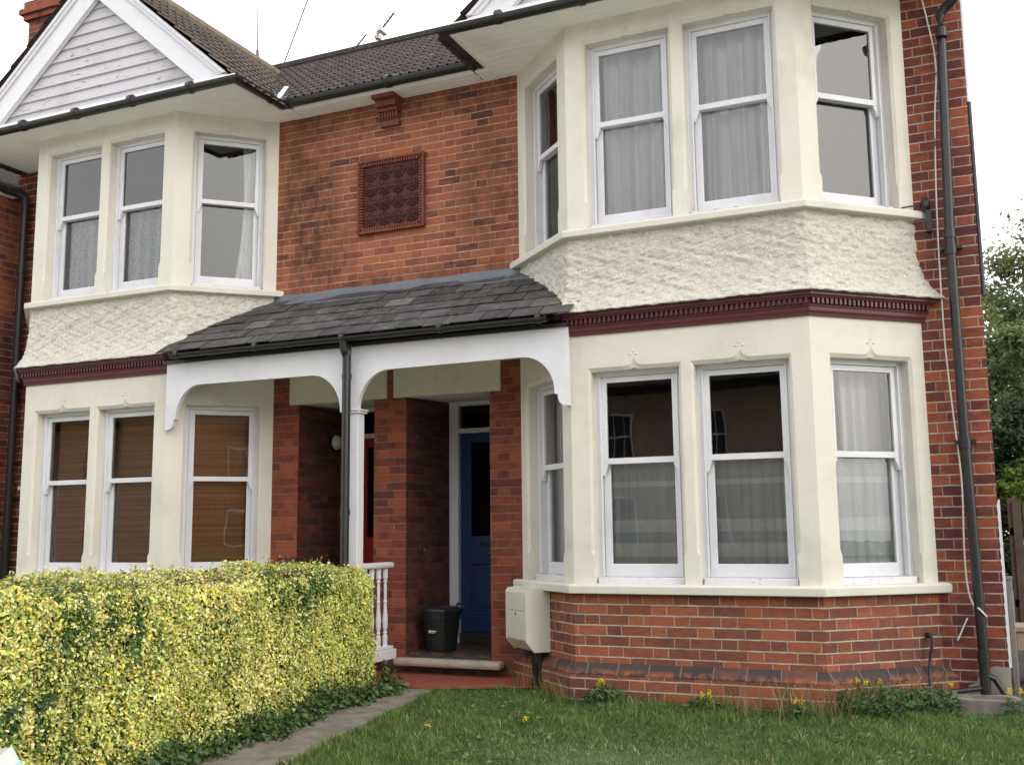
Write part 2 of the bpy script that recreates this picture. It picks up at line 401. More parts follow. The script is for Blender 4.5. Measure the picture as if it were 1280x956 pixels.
M['slate'] = tile_mat('dark_grey_slate', (.078, .073, .072), (.038, .035, .036), (.2, .185, .165))
M['ridge'] = plain('mortared_ridge_tile', (.21, .17, .125), .9, .15, .5, 9, .6)

def set_col(me, cols):
    a = me.color_attributes.new('col', 'FLOAT_COLOR', 'POINT'); d = np.ones((len(me.vertices), 4), np.float32); d[:, :3] = cols
    a.data.foreach_set('color', d.ravel())

# ------------------------------------------------------------------ ground
def ground_mat():
    m, T, b = material('lawn_soil'); p = T.pos()
    c = T.ramp(T.noise(p, 5, 6, .65), [(.3, (.05, .085, .025)), (.55, (.07, .12, .035)), (.75, (.12, .12, .06))])
    T.l.new(c, b.inputs['Base Color']); b.inputs['Roughness'].default_value = 1
    T.l.new(T.bump(T.noise(p, 40, 5), .8, .02), b.inputs['Normal'])
    return m
mb = MB()
ys = [-160, -9, -6, -4, -3, -2, -1, -.2, 2, 160]
for a, b_ in zip(ys, ys[1:]): mb.poly([(-160, a, gz(a)), (160, a, gz(a)), (160, b_, gz(b_)), (-160, b_, gz(b_))])
g = mb.build('ground', ground_mat()); tag(g, None, None, kind='structure')
def strip(name, x0, x1, y0, y1, dz, mat, n=14, wob=.0, right=None):
    mb = MB(); rows = []
    for k in range(n + 1):
        y = y0 + (y1 - y0) * k / n; w0 = wob * random.uniform(-1, 1); w1 = wob * random.uniform(-1, 1)
        xr = right(y) if right else x1
        rows.append([mb.V((x0 + w0, y, gz(y) + dz)), mb.V((xr + w1, y, gz(y) + dz))])
    for a, b_ in zip(rows, rows[1:]): mb.F([a[0], a[1], b_[1], b_[0]])
    for a, b_ in zip(rows, rows[1:]):
        p, q = mb.v[a[1]], mb.v[b_[1]]; mb.poly([(p[0], p[1], p[2] - .05), (q[0], q[1], q[2] - .05), q, p])
    o = mb.build(name, mat); tag(o, None, None, kind='structure'); return o
strip('garden_path', .30, .9, -9, -.62, .012, M['concrete'], 30, .012, right=lambda y: .79 + (-.62 - y) * .07)
mb = MB()
for a, b_ in ((-9, -6), (-6, -4.9)): mb.poly([(-60, a, gz(a) + .008), (60, a, gz(a) + .008), (60, b_, gz(b_) + .008), (-60, b_, gz(b_) + .008)])
mb.poly([(-60, -24, gz(-9) + .008), (60, -24, gz(-9) + .008), (60, -9, gz(-9) + .008), (-60, -9, gz(-9) + .008)])
o = mb.build('bounce_pavement', plain('pale_bounce_paving', (.54, .52, .48), .9, .2, .25, 2, .4)); tag(o, None, None, kind='structure')  # unseen pale paving added to bounce light up to soffits and curtains
# red painted apron in front of the porch
mb = MB(); 
mb.poly([(-.2, -.66, gz(-.66) + .016), (.80, -.66, gz(-.66) + .016), (1.62, -.38, gz(-.38) + .016), (1.62, -.0, gz(0) + .016), (-.2, 0, gz(0) + .016)])
o = mb.build('porch_apron', M['red_path']); tag(o, None, None, kind='structure')

# ------------------------------------------------------------------ the house
house = thing('semi_detached_house', 'red brick semi-detached pair with cream bay windows, white gables and shared slate porch', 'house', (0, 0, .15))
XL, XR, CR, D = 1.981, 3.776, .702, .658
P = [(XL - CR, 0.0), (XL, -D), (XR, -D), (XR + CR, 0.0)]
XW = 4.895          # right end wall
def off_plan(o, back=0.0):
    """the bay's plan moved outward by o; ends on the wall plane y = back"""
    segs = []
    for (ax, ay), (bx, by) in zip(P, P[1:]):
        L = math.hypot(bx - ax, by - ay); tx, ty = (bx - ax) / L, (by - ay) / L; nx, ny = ty, -tx
        segs.append((ax + nx * o, ay + ny * o, tx, ty))
    out = []
    x, y, tx, ty = segs[0]; k = (back - y) / ty; out.append((x + tx * k, back))
    for s0, s1 in zip(segs, segs[1:]):
        det = s0[2] * -s1[3] + s1[2] * s0[3]; dx, dy = s1[0] - s0[0], s1[1] - s0[1]
        k = (dx * -s1[3] + s1[2] * dy) / det; out.append((s0[0] + s0[2] * k, s0[1] + s0[3] * k))
    x, y, tx, ty = segs[2]; k = (back - y) / ty; out.append((x + tx * k, back))
    return out
def frame(i):
    (ax, ay), (bx, by) = P[i], P[i + 1]; L = math.hypot(bx - ax, by - ay); tx, ty = (bx - ax) / L, (by - ay) / L; nx, ny = ty, -tx
    return (lambda a, b, z: (ax + tx * a - nx * b, ay + ty * a - ny * b, z)), L
LC = math.hypot(CR, D)
OPEN = {0: [(LC - .838, LC - .172)], 1: [(.162, .846), (.958, 1.642)], 2: [(.172, .838)]}
CH, CT = .020, .028

def trefoil(mb, fr, c, z):
    for dx, dz, rot in ((0, .036, 0), (-.026, .010, 1), (.026, .010, -1)):
        w, h = (.010, .019) if rot == 0 else (.018, .010)
        cc = fr(c + dx, .006, z + dz)
        ring = [fr(c + dx + w * math.cos(t) , .0015 if True else 0, z + dz + h * math.sin(t)) for t in [2 * PI * k / 8 for k in range(8)]]
        i = mb.V(fr(c + dx, -.009, z + dz)); r = [mb.V((q[0], q[1], q[2])) for q in ring]
        for k in range(8): mb.F([i, r[k], r[(k + 1) % 8]])

def bay_wall(mir, z0, z1, oz0, oz1, skip=()):
    mb = MB(mir); orns = []
    for i in range(3):
        fr, L = frame(i); holes = []
        for (x0, x1) in ([] if i in skip else OPEN[i]):
            xc = (x0 + x1) / 2
            def half(sg, xe):   # from the bottom corner upward to the middle of the head
                return [((xe, oz0), (xe, oz0)), ((xe, oz0 + .2), (xe, oz0 + .2)), ((xe + sg * CH, oz0 + .24), (xe, oz0 + .24)),
                        ((xe + sg * CH, oz1 + CT), (xe, oz1))] + [((xc + sg * d, oz1 + CT + e), (xc + sg * d, oz1 + e * .25)) for d, e in ((.075, 0), (.045, .006), (.022, .022), (.009, .045))]
            R = half(1, x1); Lh = half(-1, x0)
            loop = R + [((xc, oz1 + CT + .062), (xc, oz1 + .012))] + Lh[::-1]
            holes.append([q[0] for q in loop])
            A = [mb.V(fr(q[0][0], 0, q[0][1])) for q in loop]; B = [mb.V(fr(q[1][0], CH, q[1][1])) for q in loop]; C = [mb.V(fr(q[1][0], .2, min(q[1][1], oz1) if q[1][1] > oz1 else q[1][1])) for q in loop]
            n = len(loop)
            for k in range(n):
                j = (k + 1) % n; mb.F([A[j], A[k], B[k], B[j]]); mb.F([B[j], B[k], C[k], C[j]])
            orn = MB(mir); trefoil(orn, fr, xc, oz1 + CT + .075); orns.append(orn)
        mb.sheet([(0, z0), (L, z0), (L, z1), (0, z1)], holes, fr)
    w = mb.build('bay_wall', M['cream'], house)
    for orn in orns: orn.build('ornament', M['cream'], w)
    return w

def sash_window(mir, i, x0, x1, z0, z1, label=None):
    """box frame with an outer top sash (horned) and an inner bottom sash"""
    fr, L = frame(i); ox = lambda a, b, z: fr(x0 + a, b, z0 + z); w, h = x1 - x0, z1 - z0
    fm = MB(mir)
    J = .034
    fm.fbox(ox, -.01, J, .098, .21, 0, h); fm.fbox(ox, w - J, w + .01, .098, .21, 0, h)
    fm.fbox(ox, J + .001, w - J - .001, .1, .21, h - .032, h + .01)
    fm.fbox(ox, J, J + .012, .085, .112, .05, h - .03); fm.fbox(ox, w - J - .012, w - J, .085, .112, .05, h - .03)
    ts = MB(mir); ts.fbox(ox, J - .02, w - J + .02, .045, .2, -.01, .045)
    win = fm.build('window', M['sash'], house, bevel=.003)
    if label: win['label'] = label
    ts.build('timber_sill', M['sash_old'], win, bevel=.004)
    zm = h * .573                # meeting rail
    s0, s1 = J + .004, w - J - .004
    t = .048
    up = MB(mir)                # top sash, nearer the street
    b0, b1 = .112, .148
    up.fbox(ox, s0, s0 + t, b0, b1, zm - .02, h - .034); up.fbox(ox, s1 - t, s1, b0, b1, zm - .02, h - .034)
    up.fbox(ox, s0 + t - .001, s1 - t + .001, b0 + .001, b1, h - .034 - .042, h - .035); up.fbox(ox, s0 + t - .001, s1 - t + .001, b0 + .001, b1, zm - .022, zm + .022)
    for sg, xe in ((1, s0), (-1, s1)):     # horns
        pts = [(xe, zm - .02), (xe, zm - .105), (xe + sg * .018, zm - .108), (xe + sg * .026, zm - .085), (xe + sg * .036, zm - .06), (xe + sg * t, zm - .035), (xe + sg * t, zm - .02)]
        if sg < 0: pts = pts[::-1]
        up.prism(pts, b0, b1 - .004, ox)
    us = up.build('sash', M['sash'], win, bevel=.003)
    lo = MB(mir); b0, b1 = .152, .188
    lo.fbox(ox, s0, s0 + t + .006, b0, b1, .046, zm + .018); lo.fbox(ox, s1 - t - .006, s1, b0, b1, .046, zm + .018)
    lo.fbox(ox, s0 + t, s1 - t, b0 + .001, b1, .0465, .142); lo.fbox(ox, s0 + t, s1 - t, b0 + .001, b1, zm - .02, zm + .017)
    lo.build('sash', M['sash'], win, bevel=.003)
    for a0, a1, bb, q0, q1 in ((s0 + t, s1 - t, .13, zm + .02, h - .07), (s0 + t, s1 - t, .17, .13, zm - .01)):
        gm = MB(mir); gm.poly([ox(a0 - .005, bb, q0), ox(a1 + .005, bb, q0), ox(a1 + .005, bb, q1), ox(a0 - .005, bb, q1)])
        gm.build('pane', M['glass'], win, uv=False)
    return win

LOW = (.90, 2.845, .967, 2.548); UPP = (3.60, 5.365, 3.667, 5.19)
for mir in (False, True):
    side = 'right' if not mir else 'left'
    skip = (2,) if mir else ()
    bay_wall(mir, *LOW, skip=skip); bay_wall(mir, *UPP, skip=skip)
    for lev in (LOW, UPP):
        for i in range(3):
            if i in skip: continue
            for (x0, x1) in OPEN[i]: sash_window(mir, i, x0, x1, lev[2], lev[3])
    # sills
    for zb, zt in ((.898, .966), (3.607, 3.666)):
        mb = MB(mir); mb.sweep(off_plan, [(-.02, zb), (.06, zb), (.062, zt - .012), (.05, zt), (-.22, zt + .004)])
        for k in (0, 3):
            ps = [off_plan(o)[k] for o in (-.02, .06, .062, .05)]; zz = (zb, zb, zt - .012, zt)
            pts = [(x, y, z) for (x, y), z in zip(ps, zz)]
            mb.poly(pts if k == 3 else pts[::-1])
        mb.build('window_sill', M['sill'], house, bevel=.006)
    # maroon dentil band
    mb = MB(mir)
    mb.sweep(off_plan, [(-.01, 2.832), (.016, 2.832), (.020, 2.85), (.028, 2.868), (.030, 2.892), (.038, 2.896), (.040, 2.906), (.034, 2.910), (.034, 2.95), (.066, 2.953), (.072, 2.966), (.085, 2.972), (.085, 2.986), (.100, 2.99), (.102, 3.003), (.0, 3.003)])
    for i in range(3):
        (ax, ay), (bx, by) = off_plan(.034)[i], off_plan(.034)[i + 1]
        L = math.hypot(bx - ax, by - ay); tx, ty = (bx - ax) / L, (by - ay) / L; nx, ny = ty, -tx
        f = lambda a, b, z: (ax + tx * a - nx * b, ay + ty * a - ny * b, z)
        n = int(L / .037)
        for k in range(n):
            a = (k + .25) * L / n; mb.fbox(f, a, a + .019, -.026, .002, 2.913, 2.952)
    mb.build('dentil_band', M['maroon'], house)
    # roughcast apron between the storeys, flared over the band
    prof = [(.095, 3.0), (.122, 2.997), (.112, 3.012), (.085, 3.05), (.055, 3.105), (.028, 3.18), (.010, 3.27), (.002, 3.36), (0, 3.61)]
    vs, fs, step = [], [], .012
    zz = [(prof[0])] + [prof[1]] + [prof[2]]
    dense = []
    for (o0, q0), (o1, q1) in zip(prof[1:], prof[2:]):
        n = max(1, int(math.hypot(o1 - o0, q1 - q0) / step))
        dense += [(o0 + (o1 - o0) * k / n, q0 + (q1 - q0) * k / n) for k in range(n)]
    dense = [prof[0]] + dense + [prof[-1]]
    cnt = [80, 150, 80]
    for o, z in dense:
        pl = off_plan(o)
        for i in range(3):
            n = cnt[i]
            for k in range(n + (1 if i == 2 else 0)):
                f = k / n; vs.append((pl[i][0] + (pl[i + 1][0] - pl[i][0]) * f, pl[i][1] + (pl[i + 1][1] - pl[i][1]) * f, z))
    W = sum(cnt) + 1; co = np.array(vs)
    def lump(c):
        a = np.zeros(len(c))
        for k in range(26):
            q = rng.normal(size=3) * np.array([1, 1, 1.35]) * (34 if k < 12 else 72); a += np.sin(c @ q + rng.uniform(0, 6.3)) * (1.0 if k < 12 else .85)
        return a / 5.0
    nrm = np.tile(np.repeat([[-.684, -.73, 0], [0, -1, 0], [.684, -.73, 0]], [cnt[0], cnt[1], cnt[2] + 1], axis=0), (len(dense), 1))
    amt = lump(co); rag = lump(co * np.array([1, 1, 0]) * 1.0)
    co = co + nrm * (np.clip(amt, -1.5, 1.5) * .0085)[:, None]
    zl = np.repeat(np.arange(len(dense)), W); co[zl <= 1, 2] += np.clip(rag[zl <= 1], -1, 1.5) * .004
    mb = MB(mir)
    for p in co: mb.V(p)
    for r in range(len(dense) - 1):
        for k in range(W - 1): mb.F([r * W + k, r * W + k + 1, (r + 1) * W + k + 1, (r + 1) * W + k])
    mb.build('roughcast_apron', M['roughcast'], house, smooth=True, uv=False)
    # brick base of the bay and its chamfered plinth
    mb = MB(mir); mb.sweep(off_plan, [(.0, .39), (0, .90)]); base = mb.build('bay_base', M['brick_base'], house)
    mb = MB(mir); mb.sweep(off_plan, [(.062, -.1), (.062, .325)]); mb.build('footing', M['brick_base'], base)
    mb = MB(mir); mb.sweep(off_plan, [(.064, .322), (.064, .332), (.006, .402), (-.01, .402)]); mb.build('plinth', M['plinth'], base)
    # dim rooms behind the windows
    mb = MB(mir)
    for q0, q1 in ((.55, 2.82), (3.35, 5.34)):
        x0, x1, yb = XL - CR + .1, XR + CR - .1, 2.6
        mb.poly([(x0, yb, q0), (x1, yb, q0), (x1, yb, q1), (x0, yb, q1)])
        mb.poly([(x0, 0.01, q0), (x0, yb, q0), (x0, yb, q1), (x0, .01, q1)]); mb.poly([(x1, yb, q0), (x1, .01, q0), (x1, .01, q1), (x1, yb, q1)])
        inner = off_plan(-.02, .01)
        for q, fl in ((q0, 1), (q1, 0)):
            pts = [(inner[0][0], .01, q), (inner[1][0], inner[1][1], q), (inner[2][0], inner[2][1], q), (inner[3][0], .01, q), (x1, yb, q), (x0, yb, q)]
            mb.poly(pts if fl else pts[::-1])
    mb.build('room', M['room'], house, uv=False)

# main brick wall with its openings
F0 = lambda a, b, z: (a, b, z)
rooms = lambda sx: [[(sx * (XL - CR + .1), z0), (sx * (XR + CR - .1), z0), (sx * (XR + CR - .1), z1), (sx * (XL - CR + .1), z1)] for z0, z1 in ((.55, 2.82), (3.35, 5.34))]
DX0, DX1 = .165, .985
doors = [[(s * DX0, .1), (s * DX1, .1), (s * DX1, 2.552), (s * DX0, 2.552)] for s in (1, -1)]
mb = MB(); mb.sheet([(-1.29, 2.90), (1.29, 2.90), (1.29, 5.45), (-1.29, 5.45)], [], F0)
mb.build('front_wall', M['brick'], house)
mb = MB(); mb.sheet([(-1.29, -.1), (1.29, -.1), (1.29, 2.90), (-1.29, 2.90)], doors, F0)
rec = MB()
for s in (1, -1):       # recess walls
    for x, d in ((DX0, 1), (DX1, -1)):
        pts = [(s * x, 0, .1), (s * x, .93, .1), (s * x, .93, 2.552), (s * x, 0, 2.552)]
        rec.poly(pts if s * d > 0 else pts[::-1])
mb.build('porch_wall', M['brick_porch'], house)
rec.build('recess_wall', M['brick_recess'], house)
mb = MB()
mb.sheet([(1.29, -.1), (XW, -.1), (XW, 5.45), (1.29, 5.45)], rooms(1), F0)
mb.sheet([(-4.83, -.1), (-1.29, -.1), (-1.29, 5.45), (-4.83, 5.45)], [l[::-1] for l in rooms(-1)], F0)
mb.poly([(XW, 0, -.1), (XW, 7, -.1), (XW, 7, 5.6), (XW, 0, 5.6)])
mb.build('corner_wall', M['brick_side'], house)
mb = MB()
for s in (1, -1):
    pts = [(s * DX0, 0, 2.553), (s * DX1, 0, 2.553), (s * DX1, .95, 2.60), (s * DX0, .95, 2.60)]
    mb.poly(pts if s < 0 else pts[::-1])
mb.poly([(-1.95, -.66, 2.886), (-1.95, 0, 2.886), (1.95, 0, 2.886), (1.95, -.66, 2.886)])
mb.build('porch_ceiling', M['soffit'], house)
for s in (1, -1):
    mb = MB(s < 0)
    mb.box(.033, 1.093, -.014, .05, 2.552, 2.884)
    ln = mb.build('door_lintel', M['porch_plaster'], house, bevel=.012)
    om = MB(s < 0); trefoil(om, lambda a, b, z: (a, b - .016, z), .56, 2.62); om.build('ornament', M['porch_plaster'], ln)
# cement patch at the foot of the right corner
mb = MB(); mb.prism([(4.60, -.1), (XW + .004, -.1), (XW + .004, .40), (4.80, .405), (4.72, .37), (4.68, .29), (4.63, .27), (4.60, .2)], -.012, .02)
mb.build('cement_patch', M['render'], house, bevel=.004)
# white painted strip at the corner
mb = MB(); pts = [(XW + .016, .40)] + [(XW + .016, 1.54), (XW + .006, 1.54)]
zz = 1.5; jag = []
while zz > .42: jag += [(XW - .0035 - random.uniform(0, .003), zz), (XW - .0005, zz - .06)]; zz -= .075
mb.prism((pts + jag)[::-1] if False else pts + jag + [(XW + .002, .40)], -.006, .16)
mb.build('painted_corner', M['white'], house)

# terracotta panel of rosettes
mb = MB(); x0, x1, z0, z1 = -.347, .36, 4.10, 4.80
mb.box(x0 + .004, x1 - .004, -.012, .02, z0 + .004, z1 - .004)
pan = mb.build('terracotta_panel', M['terra'], house)
mb = MB(); w = .055
mb.box(x0, x1, -.045, .02, z1 - .018, z1); mb.box(x0, x1, -.045, .02, z0, z0 + .018); mb.box(x0, x0 + .018, -.045, .02, z0 + .018, z1 - .018); mb.box(x1 - .018, x1, -.045, .02, z0 + .018, z1 - .018)
for k in range(24):
    a = x0 + .03 + k * (x1 - x0 - .06) / 24; mb.box(a, a + .016, -.036, .02, z1 - .054, z1 - .018); mb.box(a, a + .016, -.036, .02, z0 + .018, z0 + .054)
    a = z0 + .03 + k * (z1 - z0 - .06) / 24; mb.box(x0 + .018, x0 + .054, -.036, .02, a, a + .016); mb.box(x1 - .054, x1 - .018, -.036, .02, a, a + .016)
mb.build('panel_border', M['terra_rim'], pan)
px, pz = (x1 - x0 - .12) / 4, (z1 - z0 - .12) / 4
ros = MB()
ros.lathe((0, 0, 0), [(.062, 0), (.060, .012), (.046, .017), (.040, .011), (.034, .024), (.024, .028), (.019, .020), (.013, .034), (.004, .038)], 16, 'y')
for k in range(8):
    t = 2 * PI * k / 8; c, s_ = math.cos(t), math.sin(t)
    i = ros.V((.052 * c, -.030, .052 * s_)); r = [ros.V((.052 * c + .021 * math.cos(q), -.004, .052 * s_ + .021 * math.sin(q))) for q in [2 * PI * j / 6 for j in range(6)]]
    for j in range(6): ros.F([i, r[(j + 1) % 6], r[j]]) if False else ros.F([i, r[j], r[(j + 1) % 6]])
proto = ros.build('rosette', M['terra'], pan)
for a in range(4):
    for b_ in range(4):
        o = proto if (a, b_) == (0, 0) else proto.copy()
        if o is not proto: COL.objects.link(o)
        o.parent = pan; o.location = (x0 + .06 + px * (a + .5), -.012, z0 + .06 + pz * (b_ + .5))
# corbel under the eaves
mb = MB()
mb.box(-.095, .100, -.05, .02, 5.10, 5.155); mb.box(-.085, .09, -.06, .02, 5.157, 5.225)
for k in range(7): mb.box(-.095 + k * .029, -.078 + k * .029, -.085, -.058, 5.165, 5.222)
mb.box(-.1, .105, -.10, .02, 5.227, 5.262); mb.box(-.105, .11, -.135, .02, 5.264, 5.325); mb.box(-.115, .12, -.19, .02, 5.327, 5.40)
mb.build('corbel', M['terra_rim'], house, bevel=.004)

# ---- main eaves
def gutter(name, pts, r=.055, brackets=(), parent=house, bdir=(0, 1, 0)):
    mb = MB(); P_ = [Vector(p) for p in pts]; rings = []
    n = 9
    for k, p in enumerate(P_):
        d0 = (P_[k] - P_[k - 1]).normalized() if k > 0 else None; d1 = (P_[k + 1] - P_[k]).normalized() if k < len(P_) - 1 else None
        if d0 is None: side, sc = d1.cross(Vector((0, 0, 1))), 1
        elif d1 is None: side, sc = d0.cross(Vector((0, 0, 1))), 1
        else:
            a, b_ = d0.cross(Vector((0, 0, 1))), d1.cross(Vector((0, 0, 1))); side = (a + b_).normalized(); sc = 1 / max(.3, side.dot(a))
        outer = [p + side * r * sc * math.cos(PI + PI * j / n) + Vector((0, 0, r * math.sin(PI + PI * j / n))) for j in range(n + 1)]
        inner = [p + side * (r - .006) * sc * math.cos(2 * PI - PI * j / n) + Vector((0, 0, (r - .006) * math.sin(2 * PI - PI * j / n))) for j in range(n + 1)]
        rings.append([mb.V(q) for q in outer + inner])
    m = len(rings[0])
    for a, b_ in zip(rings, rings[1:]):
        for j in range(m): jj = (j + 1) % m; mb.F([a[j], a[jj], b_[jj], b_[j]])
    mb.F(rings[0]); mb.F(list(reversed(rings[-1])))
    for (x, y, z, ax) in brackets:
        if ax == 'x': mb.tube([(x - .022, y, z), (x + .022, y, z)], r + .005, 12)
        else: mb.tube([(x, y - .022, z), (x, y + .022, z)], r + .005, 12)
    return mb.build(name, M['black'], parent, smooth=False)
mb = MB(); mb.box(-1.10, 1.10, -.205, .0, 5.362, 5.385); mb.box(-1.10, 1.10, -.22, -.2052, 5.363, 5.455)
mb.build('eaves_board', M['soffit'], house, bevel=.004)
gutter('gutter', [(-1.12, -.275, 5.425), (1.12, -.275, 5.425)], .056, [(.12, -.275, 5.42, 'x'), (-.98, -.275, 5.42, 'x'), (.98, -.275, 5.42, 'x')])

# ---- gables
XC = (XL + XR) / 2; GZ = 6.96; GS = .87
for mir in (False, True):
    mb = MB(mir); mb.box(1.10, 4.655, -.905, -.001, 5.3655, 5.385)
    mb.box(1.095, 4.66, -.925, -.9055, 5.366, 5.47); mb.box(1.078, 1.0945, -.925, -.2, 5.366, 5.45); mb.box(4.6605, 4.677, -.925, 0, 5.366, 5.45)
    so = mb.build('gable_soffit', M['soffit'], house, bevel=.004)
    bd = MB(mir)                      # joints of the soffit boarding
    for k in range(1, 9): bd.box(1.12, 4.64, -.9 + k * .1, -.897 + k * .1, 5.3635, 5.3665)
    bd.build('board_joint', M['soffit'], so)
    sg = -1 if mir else 1
    gpts = [(1.045, -.25, 5.418), (1.045, -.975, 5.40), (4.71, -.975, 5.40), (4.71, -.1, 5.418)]
    if mir: gpts = [(-x, y, z) for x, y, z in gpts]
    gutter('gutter', gpts, .052, [(sg * x, -.975, 5.397, 'x') for x in (1.55, 2.25, 2.95, 3.65, 4.3)] + [(sg * 1.045, -.45, 5.41, 'y')])
    gb = MB(mir)                      # weatherboards
    zb, hb = 5.50, .117
    k = 0
    while zb + k * hb < 6.70:
        q0 = zb + k * hb; q1 = min(q0 + hb, 6.73); w0 = (6.75 - q0) / .9; w1 = max(.0, (6.75 - q1) / .9)
        gb.poly([(XC - w0, -.808, q0), (XC + w0, -.808, q0), (XC + w1, -.788, q1), (XC - w1, -.788, q1)])
        gb.poly([(XC - w0, -.788, q0), (XC + w0, -.788, q0), (XC + w0, -.808, q0), (XC - w0, -.808, q0)])
        k += 1
    cl = gb.build('gable', M['old_white'], house)
    bb = MB(mir)
    for s in (1, -1):
        f = lambda u, v: (XC + s * u, v)
        zc = 5.515
        e = lambda zt: (GZ - zt) / GS
        pts = [(0, GZ), (0, GZ - .33)] + [((GZ - .33 - zc) / GS, zc), ((GZ - zc) / GS, zc)]
        pts = [(XC + s * a, z) for a, z in pts]
        if s < 0: pts = pts[::-1]
        bb.prism(pts, -.862, -.812)
        pts = [(XC + s * a, z) for a, z in [(0, GZ + .002), (0, GZ - .085), ((GZ - .085 - zc) / GS, zc), ((GZ + .002 - zc) / GS, zc)]]
        if s < 0: pts = pts[::-1]
        bb.prism(pts, -.884, -.8625)
        pts = [(XC + s * a, z) for a, z in [(0, GZ + .004), (0, GZ - .04), ((GZ - .04 - zc) / GS, zc), ((GZ + .004 - zc) / GS, zc)]]
        if s < 0: pts = pts[::-1]
        bb.prism(pts, -.90, -.8845)
    bb.build('bargeboard', M['white'], cl, bevel=.003)
    bb = MB(mir); bb.box(1.22, 4.535, -.88, -.80, 5.43, 5.513); bb.build('gable_sill', M['white'], cl, bevel=.004)

def tiled(name, origin, along, up, width, length, mat, pitch=.15, amp=.022, gauge=.30, lift=.022, parent=house, mask=None):
    """interlocking roof tiles: rolls across the slope, a step at every course"""
    A = Vector(along).normalized(); U = Vector(up).normalized(); N = A.cross(U).normalized()
    if N.z < 0: N = -N
    flip = A.cross(U).z < 0
    nx = int(width / pitch * 6); nc = int(length / gauge) + 1
    rows = []; cols = []; v = []
    tint = rng.uniform(.55, 1.15, (nc, int(width / pitch) + 2))
    for c in range(nc):
        for t, l in ((0.0, lift), (0.985, .002)):
            s = min(length, (c + t) * gauge); row = []
            for i in range(nx + 1):
                a = width * i / nx; ph = (a / pitch) % 1.0
                hgt = amp * (max(0, math.sin(ph * 2 * PI)) ** .8) + amp * .35 * max(0, math.sin(ph * 2 * PI + PI))
                q = Vector(origin) + A * a + U * s + N * (hgt + l)
                row.append(len(v)); v.append(q); cols.append([tint[c, int(a / pitch)]] * 3)
            rows.append(row)
    f = []
    for r0, r1 in zip(rows, rows[1:]):
        for i in range(nx):
            q = (r0[i], r0[i + 1], r1[i + 1], r1[i]); f.append(q[::-1] if flip else q)
    me = bpy.data.meshes.new(name); me.from_pydata([tuple(q) for q in v], [], f); me.update(); set_col(me, np.array(cols))
    return link(me, name, mat, parent)
MS = .677; sl = math.atan(MS)
roof = tiled('main_roof', (-4.6, -.30, 5.42), (1, 0, 0), (0, math.cos(sl), math.sin(sl)), 9.2, 2.88 / math.cos(sl), M['tiles'], pitch=.095, gauge=.26, amp=.019, lift=.018)
mb = MB(); yr = -.30 + 2.86; zr = 5.42 + 2.86 * MS + .02
mb.poly([(-4.9, yr, zr), (4.9, yr, zr), (4.9, yr + 3, zr - 2), (-4.9, yr + 3, zr - 2)]); mb.build('rear_roof', M['tiles'], house)
mb = MB(); mb.tube([(-4.7, yr, zr - .04), (4.7, yr, zr - .04)], .105, 10); mb.build('ridge_tile', M['tiles'], roof)
gs = math.atan(GS); RL = (XC - .98) / math.cos(gs)
for mir in (False, True):
    s = -1 if mir else 1
    zeave = GZ - GS * (XC - .98) + .03
    for sd in (1, -1):
        ox = s * XC + sd * (XC - .98)
        nm = 'gable_roof'
        r_ = tiled(nm, (ox, -.925, zeave), (0, 1, 0), (-sd * math.cos(gs), 0, math.sin(gs)), 3.2, RL, M['tiles_tan'] if sd > 0 else M['tiles'], pitch=.11, gauge=.28, amp=.017)  # sun-facing slopes take the tile coloured as sunlit
    mb = MB(); xx = s * XC; zt = GZ + .02
    n = 10
    for k in range(n):
        y0 = -.93 + 3.15 * k / n; y1 = -.93 + 3.15 * (k + 1) / n - .01
        mb.tube([(xx, y0, zt), (xx, y1, zt + .003)], .105, 10)
    mb.build('ridge_tile', M['ridge'], r_)
    # lead valley showing white at the foot
    mb = MB(); x = s * 1.10; mb.poly([(x - .02, -.31, 5.47), (x + .05, -.29, 5.47), (x + .02 - s * .05, -.2, 5.62), (x - .03 - s * .05, -.2, 5.63)]); mb.build('valley_flashing', M['white'], house)

# ---- porch roof of slates
E0 = Vector((0, -.845, 2.975)); E1 = Vector((0, .0, 3.56)); SU = (E1 - E0).normalized(); SN = Vector((0, -SU.z, SU.y)); SLn = (E1 - E0).length
v, f, cols = [], [], []
gauge = .172; nr = 6
for r in range(nr):
    s0 = r * gauge; x = -1.95 + (.125 if r % 2 else 0)
    while x < 1.95:
        w = .245 + random.uniform(-.008, .004); g_ = random.uniform(.45, 1.5) * random.choice([1, 1, 1, .8])
        tint = (g_, g_ * random.uniform(.95, 1.0), g_ * random.uniform(.94, 1.04))
        if r == 2 and -1.3 < x < -.95 or (r in (3,) and .15 < x < .3): tint = (3.0, 2.9, 2.7)
        if r == 1 and x > 1.55 and x < 1.75: tint = (2.4, 2.2, 1.7)
        l = .36; s1 = min(SLn, s0 + l); t = .008; dr = random.uniform(-.008, .008); lift = .014 + random.uniform(0, .006)
        b0 = len(v)
        for (xx, ss, hh) in ((x, s0 + dr, lift), (x + w, s0 + dr + random.uniform(-.006, .006), lift + random.uniform(0, .004)), (x + w, s1, -.002), (x, s1, -.002)):
            q = E0 + SU * ss + Vector((xx, 0, 0)); v.append(q + SN * (hh + .002 * r * 0)); v.append(q + SN * (hh + t)); cols += [tint, tint]
        for q in ((1, 3, 5, 7), (0, 2, 3, 1), (2, 4, 5, 3), (6, 0, 1, 7)): f.append(tuple(b0 + k for k in q))
        x += .25
me = bpy.data.meshes.new('porch_roof'); me.from_pydata([tuple(q) for q in v], [], f); me.update(); set_col(me, np.array(cols))
proof = link(me, 'porch_roof', M['slate'], house)
